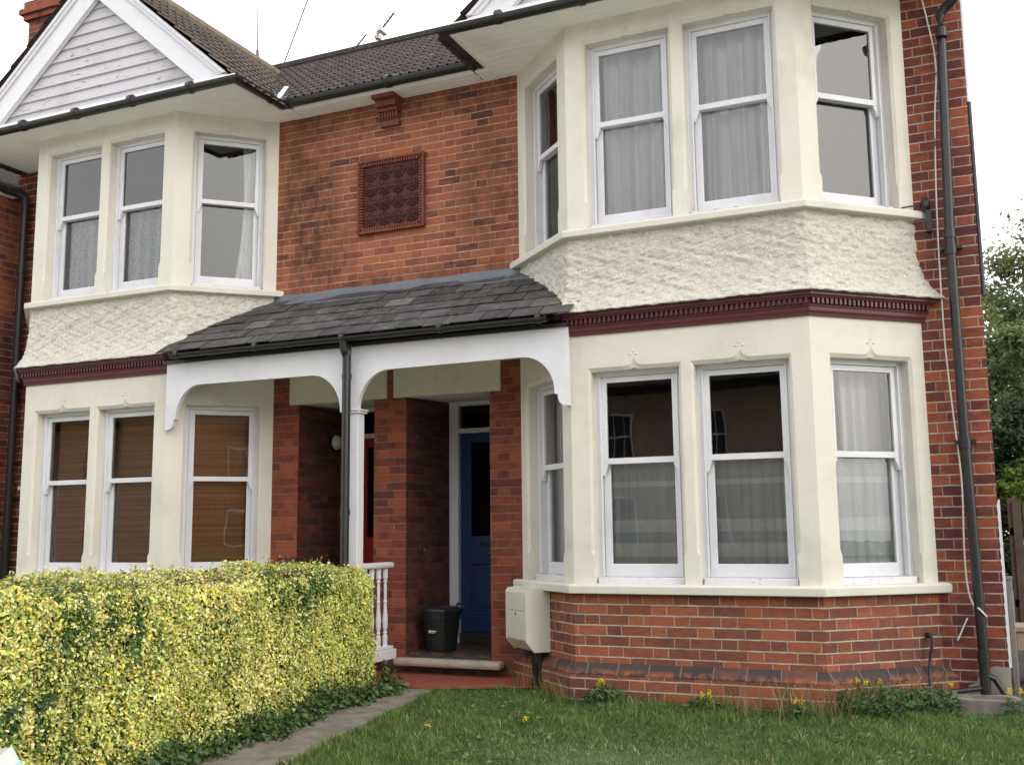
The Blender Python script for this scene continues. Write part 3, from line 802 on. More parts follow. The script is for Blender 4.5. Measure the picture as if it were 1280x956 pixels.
mb = MB(); q = lambda x, s, h: tuple(E0 + SU * s + SN * h + Vector((x, 0, 0)))
xs = [-1.9 + k * 3.8 / 60 for k in range(61)]
top = [mb.V((x, -.012, 3.615 + .004 * math.sin(x * 9))) for x in xs]; mid = [mb.V((x, -.02 - .006 * math.sin(x * 7 + 1), 3.535 + .022)) for x in xs]; low = [mb.V(q(x, SLn - .175 + .02 * math.sin(x * 4.1) + .01 * math.sin(x * 11), .022)) for x in xs]; und = [mb.V(q(x, SLn - .175 + .02 * math.sin(x * 4.1) + .01 * math.sin(x * 11), .002)) for x in xs]
for k in range(60):
    for a, b_ in ((und, low), (low, mid), (mid, top)): mb.F([a[k], a[k + 1], b_[k + 1], b_[k]])
mb.build('lead_flashing', M['lead'], proof, smooth=True)
mb = MB(); mb.poly([(-1.95, -.80, 2.955), (1.95, -.80, 2.955), (1.95, 0, 3.50), (-1.95, 0, 3.50)]); mb.build('roof_boarding', M['dark'], proof)
gutter('gutter', [(-1.80, -.835, 2.968), (1.87, -.835, 2.968)], .037, [(x, -.835, 2.966, 'x') for x in (-1.72, -.85, .035, .95, 1.80)])
# fretted white beam, its two arches meeting on the post
def arch():
    pts = [(.036, 2.905), (.036, 2.36), (.105, 2.36)]
    for k in range(1, 13): t = PI - k * PI / 2 / 12; pts.append((.398 + .293 * math.cos(t), 2.37 + .322 * math.sin(t)))
    for k in range(0, 13): t = PI / 2 - k * PI / 2 / 12; pts.append((1.598 + .268 * math.cos(t), 2.416 + .282 * math.sin(t)))
    pts += [(1.866, 2.395), (1.893, 2.39), (1.895, 2.36), (1.905, 2.33), (1.925, 2.312), (1.95, 2.302), (1.985, 2.30), (1.985, 2.905)]
    return pts
pts = arch()
beam = MB(); beam.prism(pts, -.705, -.662)
beam.prism([(.035 - x + .0, z) for x, z in pts][::-1], -.705, -.662)
bo = beam.build('porch_beam', M['white'], house)
mb = MB(); mb.box(-1.97, 1.985, -.73, -.665, 2.905, 2.935); mb.build('fascia', M['black'], bo)
mb = MB(); mb.box(-.032, .106, -.70, -.60, .14, 2.38); mb.box(-.036, .13, -.715, -.59, 2.345, 2.362); mb.box(-.036, .142, -.72, -.585, 2.364, 2.378)
mb.build('porch_post', M['white'], house, bevel=.005)
mb = MB(); mb.tube([(.036, -.835, 2.95), (.036, -.81, 2.86), (.036, -.775, 2.80), (.036, -.772, gz(-.77))], .036, 12)
for z in (2.62, 1.5): mb.tube([(.036, -.772, z), (.036, -.772, z + .05)], .041, 12)
mb.build('downpipe', M['black'], house, smooth=False)

# ---- porch floor, step, doors
def tiles_floor():
    m, T, b = material('quarry_tile_floor'); p = T.pos(); sp = T.n.new('ShaderNodeTexChecker'); T.l.new(p, sp.inputs['Vector']); sp.inputs['Scale'].default_value = 9.5
    sp.inputs['Color1'].default_value = (.09, .045, .033, 1); sp.inputs['Color2'].default_value = (.028, .024, .022, 1)
    T.l.new(T.mix(T.smooth(T.noise(p, 9, 4), .4, .7, 0, .5), sp.outputs['Color'], (.05, .04, .035)), b.inputs['Base Color']); b.inputs['Roughness'].default_value = .5
    return m
M['tiles_floor'] = tiles_floor()
for s in (1, -1):
    mb = MB(s < 0); mb.box(DX0 + .002, DX1 - .002, -.0, .84, .12, .337); mb.build('porch_floor', M['tiles_floor'], house)
    mb = MB(s < 0); mb.prism([(x, z) for x, z in [(.105, .235), (1.115, .235), (1.115, .30), (.105, .30)]], -.125, -.001)
    mb.build('doorstep', M['stone'], house, bevel=.024)
    col = M['blue'] if s > 0 else M['red']
    df = MB(s < 0); yd = .85
    df.box(DX0 + .002, .262, yd - .03, yd + .08, .337, 2.61); df.box(.888, DX1 - .002, yd - .03, yd + .08, .337, 2.61)
    df.box(.2622, .8878, yd - .025, yd + .08, 2.292, 2.337); df.box(.2622, .8878, yd - .02, yd + .08, 2.555, 2.61)
    fo = df.build('door_frame', M['white'], house, bevel=.004)
    gm = MB(s < 0); gm.poly([(.262, yd + .02, 2.337), (.888, yd + .02, 2.337), (.888, yd + .02, 2.556), (.262, yd + .02, 2.556)]); gm.build('fanlight', M['door_glass'], fo, uv=False)
    gm = MB(s < 0); gm.box(.2622, .8878, yd - .0, yd + .1, .337, .43); gm.build('threshold', M['dark'], fo)
    d = MB(s < 0); y0, y1 = yd + .015, yd + .055; x0, x1, z0, z1 = .266, .884, .434, 2.288
    gx0, gx1, gz0, gz1 = .375, .775, 1.32, 2.20
    d.box(x0, gx0, y0, y1, z0, z1); d.box(gx1, x1, y0, y1, z0, z1); d.box(gx0, gx1, y0, y1, gz1, z1); d.box(gx0, gx1, y0, y1, 1.06, gz0); d.box(gx0, gx1, y0, y1, z0, .62)
    d.box(gx0, gx1, y0 + .016, y1, .62, 1.06)
    do = d.build('front_door', col, house, bevel=.003); do['label'] = 'dark blue front door with glazed upper panel' if s > 0 else 'red front door with glazed upper panel'
    pm = MB(s < 0); pm.box(gx0 + .05, gx1 - .05, y0 + .004, y0 + .02, .67, 1.01); pm.box(gx0 - .012, gx1 + .012, y0 - .008, y0, 1.062, 1.075); pm.box(gx0 - .012, gx1 + .012, y0 - .008, y0, .60, .613); pm.build('door_panel', col, do, bevel=.004)
    gm = MB(s < 0); gm.poly([(gx0, y0 + .02, gz0), (gx1, y0 + .02, gz0), (gx1, y0 + .02, gz1), (gx0, y0 + .02, gz1)]); gm.build('door_glass', M['door_glass'], do, uv=False)
    kn = MB(s < 0); kn.lathe((.575, y0 - .0, 1.16), [(.016, 0), (.012, .012), (.024, .03), (.018, .044), (.004, .048)], 14, 'y'); kn.box(.475, .675, y0 - .008, y0, 1.22, 1.265); kn.build('door_knob', M['bin_lid'], do)
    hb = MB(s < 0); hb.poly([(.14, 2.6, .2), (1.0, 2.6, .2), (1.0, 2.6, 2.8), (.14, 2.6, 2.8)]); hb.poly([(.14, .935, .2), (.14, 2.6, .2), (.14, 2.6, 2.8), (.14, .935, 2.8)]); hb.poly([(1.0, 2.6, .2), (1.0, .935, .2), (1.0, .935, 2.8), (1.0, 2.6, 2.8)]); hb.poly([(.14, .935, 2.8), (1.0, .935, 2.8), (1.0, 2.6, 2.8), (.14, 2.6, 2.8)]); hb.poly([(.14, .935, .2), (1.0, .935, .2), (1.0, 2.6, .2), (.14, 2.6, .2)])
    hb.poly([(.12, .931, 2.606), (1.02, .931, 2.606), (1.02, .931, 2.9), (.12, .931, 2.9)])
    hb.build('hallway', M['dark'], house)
# bulkhead lamp on the side wall of the red door's recess
mb = MB(); mb.tube([(-.983, .58, 2.24), (-.955, .58, 2.24)], .085, 18); la = mb.build('porch_lamp', M['bin_lid'], house)
mb = MB(); c = Vector((-.955, .58, 2.24)); rings = []
for k in range(7):
    t = k / 6 * PI / 2; mb_r = .072 * math.cos(t) + .0008
    rings.append([mb.V((c.x + .06 * math.sin(t), c.y + mb_r * math.cos(2 * PI * j / 18), c.z + mb_r * math.sin(2 * PI * j / 18))) for j in range(18)])
for a, b_ in zip(rings, rings[1:]):
    for j in range(18): mb.F([a[j], a[(j + 1) % 18], b_[(j + 1) % 18], b_[j]])
mb.build('lamp_glass', M['lamp'], la, smooth=True)
# balustrade between the two porches
rail = MB(); 
prof = [(-.034, 1.058), (.034, 1.058), (.042, 1.072), (.042, 1.09), (.022, 1.106), (-.022, 1.106), (-.042, 1.09), (-.042, 1.072)]
n = len(prof); A = [rail.V((.05 + a, -.60, z)) for a, z in prof]; B = [rail.V((.05 + a, -.07, z)) for a, z in prof]
for k in range(n): j = (k + 1) % n; rail.F([A[k], A[j], B[j], B[k]])
rail.F(A[::-1]); rail.F(B)
ra = rail.build('balustrade', M['white'], house, bevel=.003)
mb = MB(); mb.box(-.01, .11, -.60, -.055, .29, .375); mb.box(.012, .088, -.60, -.065, .376, .40); mb.build('bottom_rail', M['white'], ra, bevel=.008)
bal = MB(); bal.lathe((0, 0, 0), [(.021, 0), (.021, .09), (.012, .1), (.018, .115), (.012, .13), (.02, .16), (.023, .22), (.016, .30), (.012, .36), (.018, .375), (.012, .39), (.014, .5), (.011, .53), (.018, .545), (.012, .56), (.021, .575), (.021, .662)], 10)
bp = bal.build('baluster', M['white'], ra, smooth=False)
for k in range(5):
    o = bp if k == 0 else bp.copy()
    if k: COL.objects.link(o)
    o.parent = ra; o.location = (.05, -.15 - k * .112, .398)

# ---- downpipes, cables and small fittings
mb = MB(); X = 4.737
mb.tube([(4.93, -.16, 5.30), (4.905, -.15, 5.26), (4.86, -.12, 5.215), (4.79, -.09, 5.17), (4.752, -.085, 5.12), (4.752, -.082, 4.9), (4.712, -.082, 3.4), (4.715, -.082, 2.0), (4.738, -.082, .52), (4.738, -.085, .36), (4.735, -.09, .22)], .034, 12)
for z, x in ((4.95, 4.7535), (3.42, 4.7125), (3.30, 4.712), (1.90, 4.716), (.44, 4.738)): mb.tube([(x, -.082, z), (x, -.082, z + .07)], .041, 12)
for z in (3.36, 1.95): mb.box(4.65, 4.79, -.05, -.005, z - .012, z + .012)
mb.tube([(4.735, -.09, .36), (4.80, -.08, .33), (4.85, -.075, .24), (4.86, -.07, .16)], .022, 8); mb.tube([(4.3, -.30, .2), (4.55, -.14, .245), (4.735, -.09, .27)], .018, 8)
mb.build('downpipe', M['black'], house, smooth=False)
mb = MB(); mb.tube([(XW + .006, .03, 5.45), (XW + .006, .03, 4.45)], .016, 10); sp_ = mb.build('soil_pipe', M['white'], house); sp_['label'] = 'upper white length of the side wall pipe'
mb = MB(); mb.tube([(XW + .010, .03, 4.46), (XW + .010, .03, 3.0)], .018, 10); sp_ = mb.build('soil_pipe', M['black'], house); sp_['label'] = 'lower black length of the side wall pipe'
def curve_pts(pts, n=8):
    out = []
    P_ = [Vector(p) for p in pts]; P_ = [P_[0]] + P_ + [P_[-1]]
    for i in range(1, len(P_) - 2):
        for k in range(n):
            t = k / n; a, b_, c, d = P_[i - 1], P_[i], P_[i + 1], P_[i + 2]
            out.append(.5 * (2 * b_ + (c - a) * t + (2 * a - 5 * b_ + 4 * c - d) * t * t + (3 * b_ - a - 3 * c + d) * t ** 3))
    return out + [P_[-1]]
mb = MB(); mb.tube(curve_pts([(4.62, -.012, 5.40), (4.66, -.012, 5.15), (4.70, -.012, 4.78), (4.665, -.012, 4.3), (4.635, -.012, 3.55), (4.630, -.012, 2.72), (4.65, -.012, 2.2), (4.676, -.012, 1.68), (4.662, -.012, 1.2), (4.668, -.012, .93), (4.70, -.03, .81), (4.73, -.125, .80), (4.775, -.11, .745)]), .0062, 6)
mb.tube(curve_pts([(4.652, -.012, .728), (4.62, -.02, .66), (4.578, -.03, .573)]), .0062, 6)
mb.build('cable', M['cable'], house, smooth=True)
mb = MB(); mb.tube([(4.40, -.10, 3.685), (4.52, -.06, 3.70), (4.55, -.02, 3.72)], .006, 6); mb.lathe((4.56, -.03, 3.66), [(.02, 0), (.035, .03), (.035, .07), (.015, .1)], 10); mb.box(4.56, 4.60, -.05, -.004, 3.50, 3.66)
mb.build('cable_bracket', M['black'], house)
# overflow pipe sticking out of the bay base
fr2, _ = frame(2)
q0 = fr2(.83, .02, .61); q1 = fr2(.83, -.045, .61); q2 = fr2(.80, -.05, .42); q3 = fr2(.76, -.10, .2)
mb = MB(); mb.tube([q0, q1], .018, 10); mb.tube(curve_pts([q1, fr2(.825, -.06, .56), q2, q3]), .010, 8); mb.build('overflow_pipe', M['black'], house)
mb = MB(); mb.box(-4.565, -4.50, -.012, -.002, 1.85, 1.89); mb.build('wall_plate', M['cable'], house, bevel=.002)
# left-hand downpipe of the pair
mb = MB(); mb.tube([(-4.60, -.09, 5.06), (-4.60, -.09, gz(0))], .042, 12)
for z in (4.2, 2.8, 1.4): mb.tube([(-4.60, -.09, z), (-4.60, -.09, z + .07)], .05, 12)
for z in (3.85, 1.75): mb.box(-4.6, -4.46, -.05, -.004, z, z + .03)
mb.tube([(-4.70, -.98, 5.14), (-4.70, -.25, 5.10), (-4.66, -.14, 5.09), (-4.60, -.09, 5.05)], .045, 10)
mb.build('downpipe', M['black'], house)
# drain surround
dr = thing('drain_surround', 'rough concrete gully surround at the foot of the right downpipe', 'drain', (4.73, -.22, gz(-.2)))
mb = MB(); ring = []
for k in range(28):
    t = 2 * PI * k / 28; a = max(abs(math.cos(t)), abs(math.sin(t))) ** .6
    ring.append((4.735 + .22 * math.cos(t) / a, -.24 + .15 * math.sin(t) / a, math.cos(t), math.sin(t), a))
A = [mb.V((x, y, gz(-.2) - .03)) for x, y, *_ in ring]; B = [mb.V((x, y, gz(-.2) + .07 + random.uniform(-.004, .004))) for x, y, *_ in ring]
C = [mb.V((4.735 + .15 * c / a, -.24 + .09 * s / a, gz(-.2) + .072)) for x, y, c, s, a in ring]; E_ = [mb.V((4.735 + .14 * c / a, -.24 + .08 * s / a, gz(-.2) - .0)) for x, y, c, s, a in ring]
for k in range(28):
    j = (k + 1) % 28
    for p_, q_ in ((A, B), (B, C), (C, E_)): mb.F([p_[k], p_[j], q_[j], q_[k]])
mb.build('kerb', M['concrete'], dr)
mb = MB(); mb.box(4.62, 4.85, -.31, -.17, gz(-.2) - .01, gz(-.2) + .012)
for k in range(6): mb.box(4.63 + k * .037, 4.65 + k * .037, -.30, -.18, gz(-.2) + .012, gz(-.2) + .02)
mb.build('grate', M['black'], dr)

# ------------------------------------------------------------------ things on and by the house
# meter box on the slanting side of the right bay
n_ = Vector((-.684, -.73, 0)); t_ = Vector((.73, -.684, 0)).normalized()
anchor = Vector((1.661, -.358, 0))
mt = thing('meter_box', 'beige plastic utility meter box fixed to the brick bay beside the porch', 'meter box', (1.53, -.3, .42))
fm = lambda a, b, z: tuple(anchor + t_ * (a - .40) + n_ * (.20 - b) + Vector((0, 0, z)))   # a along the wall, b inward from the front
mb = MB(); prof = [(.0, .515), (.0, .885), (.018, .905), (.199, .912), (.199, .436), (.065, .436)]
A = [mb.V(fm(0, b, z)) for b, z in prof]; B = [mb.V(fm(.40, b, z)) for b, z in prof]; n = len(prof)
for k in range(n): j = (k + 1) % n; mb.F([A[k], B[k], B[j], A[j]][::-1])
mb.F(A); mb.F(B[::-1])
mb.build('casing', M['meter'], mt, bevel=.008)
mb = MB(); mb.fbox(fm, .012, .388, -.006, .0, .52, .735); mb.fbox(fm, .012, .388, -.006, .0, .741, .88); mb.build('door', M['meter'], mt, bevel=.003)
mb = MB(); mb.fbox(fm, .19, .206, -.010, -.006, .705, .722); mb.build('lock', M['black'], mt)
mb = MB()
for a, r in ((.27, .03), (.35, .017)): q = fm(a, .13, 0); mb.tube([(q[0], q[1], .10), (q[0], q[1], .44)], r, 10)
mb.build('supply_pipe', M['black'], mt)

# recycling caddy
bn = thing('kitchen_caddy', 'dark green plastic recycling caddy with black lid standing on the porch tiles', 'recycling bin', (.45, .13, .338))
ang = math.radians(-20); R2 = Matrix.Rotation(ang, 3, 'Z')
def bw(x, y, z): q = R2 @ Vector((x, y, z)); return (.415 + q.x, .19 + q.y, .338 + q.z)
mb = MB(); rows = []
for z, w, d in ((0.0, .110, .085), (.015, .116, .09), (.27, .135, .108), (.272, .142, .115), (.325, .144, .117)):
    ring = []
    for sx, sy in ((-1, -1), (1, -1), (1, 1), (-1, 1)):
        for k in range(4):
            t0 = {(-1, -1): PI, (1, -1): 1.5 * PI, (1, 1): 0, (-1, 1): .5 * PI}[(sx, sy)] + k * PI / 6; r = .028
            ring.append(mb.V(bw(sx * (w - r) + r * math.cos(t0), sy * (d - r) + r * math.sin(t0), z)))
    rows.append(ring)
for a, b_ in zip(rows, rows[1:]):
    for j in range(16): mb.F([a[j], a[(j + 1) % 16], b_[(j + 1) % 16], b_[j]])
mb.F(rows[0][::-1]); mb.F(rows[-1]); mb.build('body', M['bin'], bn)
mb = MB(); rows = []
for z, e in ((.318, .150), (.345, .153), (.362, .147), (.378, .12), (.386, .07)):
    ring = []
    for sx, sy in ((-1, -1), (1, -1), (1, 1), (-1, 1)):
        for k in range(4):
            t0 = {(-1, -1): PI, (1, -1): 1.5 * PI, (1, 1): 0, (-1, 1): .5 * PI}[(sx, sy)] + k * PI / 6; r = .03
            ring.append(mb.V(bw(sx * (e - r) + r * math.cos(t0), sy * (e * .82 - r) + r * math.sin(t0), z)))
    rows.append(ring)
for a, b_ in zip(rows, rows[1:]):
    for j in range(16): mb.F([a[j], a[(j + 1) % 16], b_[(j + 1) % 16], b_[j]])
mb.F(rows[0][::-1]); mb.F(rows[-1]); mb.build('lid', M['bin_lid'], bn, smooth=False)
mb = MB(); mb.tube([bw(.05, .12, .36), bw(.07, .135, .40), bw(.14, .135, .40), bw(.15, .12, .36), bw(.155, .0, .33)], .010, 8); mb.build('handle', M['bin_lid'], bn)
mb = MB(); f3 = lambda a, b, z: bw(a, -.1035 - (z - .15) * .05 + b, z)
mb.fbox(f3, -.045, -.027, -.004, .0, .157, .182); mb.fbox(f3, -.022, .048, -.004, .0, .170, .179); mb.fbox(f3, -.022, .03, -.004, .0, .159, .165)
mb.build('emblem', M['cable'], bn, uv=False)

# aerials and wire
def rod_thing(name, label, cat, base): return thing(name, label, cat, base)
a1 = thing('aerial', 'thin straight whip aerial standing above the left gable roof', 'aerial', (-3.375, 2.3, 7.1))
mb = MB(); mb.tube([(-3.375, 2.3, 7.05), (-3.38, 2.3, 7.5), (-3.40, 2.3, 8.12)], [.014, .010, .006], 6); mb.build('rod', M['rust'], a1)
mb = MB(); mb.tube([(-3.375, 2.3, 7.42), (-3.378, 2.3, 7.55)], .018, 6); mb.build('clamp', M['rust'], a1)
a2 = thing('television_aerial', 'small angled television aerial with white clamp above the roof ridge', 'aerial', (-1.66, 2.5, 7.2))
mb = MB(); mb.tube([(-1.69, 2.5, 7.2), (-1.69, 2.5, 7.52)], .014, 8); mb.build('mast', M['metal'], a2)
mb = MB(); mb.tube([(-1.72, 2.5, 7.48), (-1.46, 2.5, 7.74)], .012, 6)
for k in range(7): c = Vector((-1.70 + k * .038, 2.5, 7.50 + k * .038)); mb.tube([tuple(c + Vector((0, -.08, 0))), tuple(c + Vector((0, .08, 0)))], .004, 5)
mb.build('boom', M['rust'], a2)
mb = MB(); mb.box(-1.72, -1.66, 2.46, 2.54, 7.44, 7.49); mb.box(-1.66, -1.60, 2.42, 2.58, 7.51, 7.56); mb.tube([(-1.69, 2.43, 7.45), (-1.64, 2.46, 7.6)], .012, 6); mb.build('clamp', M['cable'], a2)
a3 = thing('aerial', 'short slanting rod aerial low on the main roof ridge', 'aerial', (-2.1, 2.5, 7.2))
mb = MB(); mb.tube([(-2.16, 2.5, 7.24), (-2.10, 2.5, 7.32), (-1.86, 2.5, 7.54)], .010, 6)
for k in range(6): c = Vector((-2.12 + k * .03, 2.5, 7.30 + k * .0285)); mb.tube([tuple(c + Vector((0, -.05, 0))), tuple(c + Vector((0, .05, 0)))], .004, 5)
mb.build('rod', M['rust'], a3)
mb = MB()
w0, w1 = Vector((-1.12, -.3, 5.62)), Vector((1.2, -2.4, 6.6))
w0 = Vector((-1.13, -.28, 5.60)); w1 = Vector((-1.88 + .0, 2.2, 7.864)); 
w1 = w0 + (Vector((.35, -1.2, 6.9)) - w0) * 1.0
mb.tube([tuple(w0), tuple(w0 + (w1 - w0) * .5 - Vector((0, 0, .01))), tuple(w1)], .006, 5)
tag(mb.build('overhead_wire', M['metal']), 'thin overhead wire running up from the roof valley into the sky', 'wire')

# ------------------------------------------------------------------ curtains and blinds
M['net'] = net_mat('grey_white_net_curtain', (.97, .98, .97), .02)
M['net_dim'] = net_mat('dim_grey_curtain', (.6, .62, .62), .12)
M['lace'] = net_mat('banded_lace_curtain', (.97, 1.0, .99), .10, bands=[(1.16, 1.26), (1.34, 1.43), (1.68, 1.72)])
M['lace_up'] = net_mat('patterned_lace_curtain', (.9, .95, .96), .42, holes=.6)
M['drape'] = net_mat('white_drape', (.9, .9, .89), .03)
def curtain(mir, i, x0, x1, b, z0, z1, mat, label, folds=9, amp=.018, taper=None, group=None, cat='curtain'):
    fr, L = frame(i); nx, nz = 90, 14; mb = MB(mir); ph = [random.uniform(0, 6.3) for _ in range(6)]; rows = []
    for r in range(nz + 1):
        f = r / nz; z = z0 + (z1 - z0) * f; row = []
        xa, xb = (x0, x1) if not taper else taper(f, x0, x1)
        for k in range(nx + 1):
            u = k / nx
            w = math.sin(2 * PI * folds * u + ph[0] + 1.2 * math.sin(3 * u + ph[1])) * amp + math.sin(2 * PI * folds * 2.3 * u + ph[2]) * amp * .35 * (1.2 - .5 * f)
            w += math.sin(2 * PI * folds * .4 * u + ph[3] + f) * amp * .6
            row.append(mb.V(fr(xa + (xb - xa) * u + .004 * math.sin(ph[4] + 5 * f + 9 * u), b + w, z)))
        rows.append(row)
    for a, c in zip(rows, rows[1:]):
        for k in range(nx): mb.F([a[k], a[k + 1], c[k + 1], c[k]])
    o = mb.build(cat.replace(' ', '_'), mat, None, smooth=True, uv=False); tag(o, label, cat, group); return o
(f0, f1), (c2,), (c0,) = OPEN[1], OPEN[2], OPEN[0]
B = .255; e = .03
zu0, zu1 = UPP[2] + .03, UPP[3] + .03; zl0, zl1 = LOW[2] + .05, LOW[3] + .03
curtain(False, 1, f0[0] - e, f0[1] + e, B, zu0, zu1, M['net'], 'pale grey net curtain filling the wide upper right bay, left front window', 5, .03, group='curtains in the upper right bay')
curtain(False, 1, f1[0] - e, f1[1] + e, B, zu0, zu1, M['net'], 'pale grey net curtain with centre join in the upper right bay, right front window', 5, .03, group='curtains in the upper right bay')
curtain(False, 0, c0[0] - e, c0[1] + e, B + .1, zu0, zu1, M['net_dim'], 'dim curtain seen edge on in the upper right bay, left side window', 6, .03, group='curtains in the upper right bay')
mid = LOW[2] + .94
curtain(False, 1, f0[0] - e, f0[1] + e, .212, zl0, mid, M['lace'], 'banded lace half curtain in the lower right bay, left front window', 7, .013, group='lace half curtains in the lower right bay')
curtain(False, 1, f1[0] - e, f1[1] + e, .212, zl0, mid, M['lace'], 'banded lace half curtain in the lower right bay, right front window', 7, .013, group='lace half curtains in the lower right bay')
curtain(False, 2, c2[0] - e, c2[1] + e, .215, zl0, mid, M['lace'], 'banded lace half curtain in the lower right bay, slanting right side window', 7, .014, group='lace half curtains in the lower right bay')
curtain(False, 2, c2[0] + .27, c2[1] + e, B + .08, zl0, zl1, M['drape'], 'white drape drawn to the right behind lace in the lower right side window', 4, .025)
curtain(False, 0, c0[0] - e, c0[1] + e, B, zl0, zl1, M['net'], 'grey white curtain in the lower right bay, narrow left side window by the porch', 6, .022)
# left bay (mirrored): a runs from the porch side outward
curtain(True, 1, f0[0] - e, f0[1] + e, B, zu0, UPP[2] + .88, M['lace_up'], 'patterned white lace half curtain in the upper left bay, front window nearer the porch', 6, .026, group='lace half curtains in the upper left bay')
curtain(True, 1, f1[0] - e, f1[1] + e, B, zu0, UPP[2] + .88, M['lace_up'], 'patterned white lace half curtain in the upper left bay, leftmost window', 6, .026, group='lace half curtains in the upper left bay')
curtain(True, 0, c0[0] - .03, c0[0] + .20, B, zu0, zu1, M['drape'], 'narrow white drape tied back in the upper left bay, window beside the brick wall', 4, .02, taper=lambda f, a, b: (a, b - .05 * math.sin(f * PI) + (.07 * (1 - f))))
def bamboo():
    m, T, b = material('bamboo_blind'); p = T.pos(); u = T.n.new('ShaderNodeUVMap'); u.uv_map = 'UVMap'
    sp = T.n.new('ShaderNodeSeparateXYZ'); T.l.new(u.outputs[0], sp.inputs[0])
    slat = T.math('FRACT', T.math('DIVIDE', sp.outputs[1], .009)); band = T.math('FRACT', T.math('DIVIDE', sp.outputs[0], .016))
    w = T.n.new('ShaderNodeTexWhiteNoise'); w.noise_dimensions = '1D'; T.l.new(T.math('FLOOR', T.math('DIVIDE', sp.outputs[1], .009)), w.inputs['W'])
    n = T.noise(T.scaled(p, (2, 2, 40)), 2.5, 3)
    c = T.ramp(T.math('ADD', T.math('MULTIPLY', w.outputs['Value'], .5), T.math('MULTIPLY', n, .6)), [(.2, (.30, .145, .055)), (.5, (.42, .215, .085)), (.85, (.52, .29, .13))])
    c = T.mix(T.smooth(band, .05, .35, .8, 0), c, (.11, .05, .022))
    c = T.mix(T.smooth(slat, .0, .3, .15, 0), c, (.05, .02, .01))
    T.l.new(c, b.inputs['Base Color']); b.inputs['Roughness'].default_value = .65
    T.l.new(T.bump(T.math('SINE', T.math('MULTIPLY', slat, PI)), .5, .004), b.inputs['Normal'])
    return m
M['bamboo'] = bamboo()
def blind(i, x0, x1, z0, z1, label):
    fr, L = frame(i); mb = MB(True); mb.fbox(fr, x0, x1, .225, .231, z0, z1)
    o = mb.build('bamboo_blind', M['bamboo']); tag(o, label, 'blind', 'bamboo blinds in the lower left bay')
    mb = MB(True); mb.fbox(fr, x0, x1, .214, .240, z1, z1 + .03); r = mb.build('head_rail', M['bamboo'], o); mb = MB(True); mb.fbox(fr, x0, x1, .216, .238, z0 - .02, z0); mb.build('bottom_bar', M['bamboo'], o)
blind(1, f1[0] - .02, f1[1] - .085, LOW[2] + .02, LOW[3] - .03, 'brown bamboo blind in the leftmost ground floor window, gap down its left edge')
blind(1, f0[0] - .02, f0[1] - .06, LOW[2] + .02, LOW[3] - .03, 'brown bamboo blind in the second ground floor window of the left bay')
blind(0, c0[0] - .02, c0[1] + .02, LOW[2] + .02, LOW[3] - .03, 'brown bamboo blind in the slanting ground floor window under the porch bracket')

# ------------------------------------------------------------------ foliage helper
def leaves(name, pos, nrm, length, width, cols, mat, fold=.25, droop=None):
    """folded pointed leaves, one colour each; pos/nrm (n,3)"""
    n = len(pos); nrm = nrm / np.linalg.norm(nrm, axis=1)[:, None]
    r = rng.normal(size=(n, 3)) if droop is None else droop
    t = r - nrm * (r * nrm).sum(1)[:, None]; t /= np.linalg.norm(t, axis=1)[:, None]; b = np.cross(nrm, t)
    L = length[:, None]; Wd = width[:, None]
    base = pos - t * L * .5; tip = pos + t * L * .5; up = nrm * Wd * fold
    pts = np.stack([base, base + t * L * .35 + b * Wd * .5 + up, base + t * L * .72 + b * Wd * .36 + up, tip, base + t * L * .72 - b * Wd * .36 + up, base + t * L * .35 - b * Wd * .5 + up], 1)
    v = pts.reshape(-1, 3); k = np.arange(n)[:, None] * 6
    f = np.concatenate([k + np.array([0, 1, 2, 3]), k + np.array([0, 3, 4, 5])], 1).reshape(-1, 4)
    me = bpy.data.meshes.new(name); me.vertices.add(len(v)); me.vertices.foreach_set('co', v.astype(np.float32).ravel())
    me.loops.add(f.size); me.loops.foreach_set('vertex_index', f.astype(np.int32).ravel())
    me.polygons.add(len(f)); me.polygons.foreach_set('loop_start', np.arange(0, f.size, 4, dtype=np.int32)); me.polygons.foreach_set('loop_total', np.full(len(f), 4, np.int32))
    me.update(calc_edges=True); set_col(me, np.repeat(cols, 6, axis=0)); me.materials.append(mat)
    return me
def vnoise(p, sc, seed):
    r = np.random.default_rng(seed); a = np.zeros(len(p))
    for k in range(10): a += np.sin(p @ (r.normal(size=3) * sc * (1 + .25 * k)) + r.uniform(0, 6.3)) / (1 + .15 * k)
    return a / 3.2
def obj(me, name, parent=None, mat=None): 
    o = bpy.data.objects.new(name, me); COL.objects.link(o)
    if mat: me.materials.append(mat)
    if parent is not None: o.parent = parent; o.location = -Vector(parent.location)
    return o

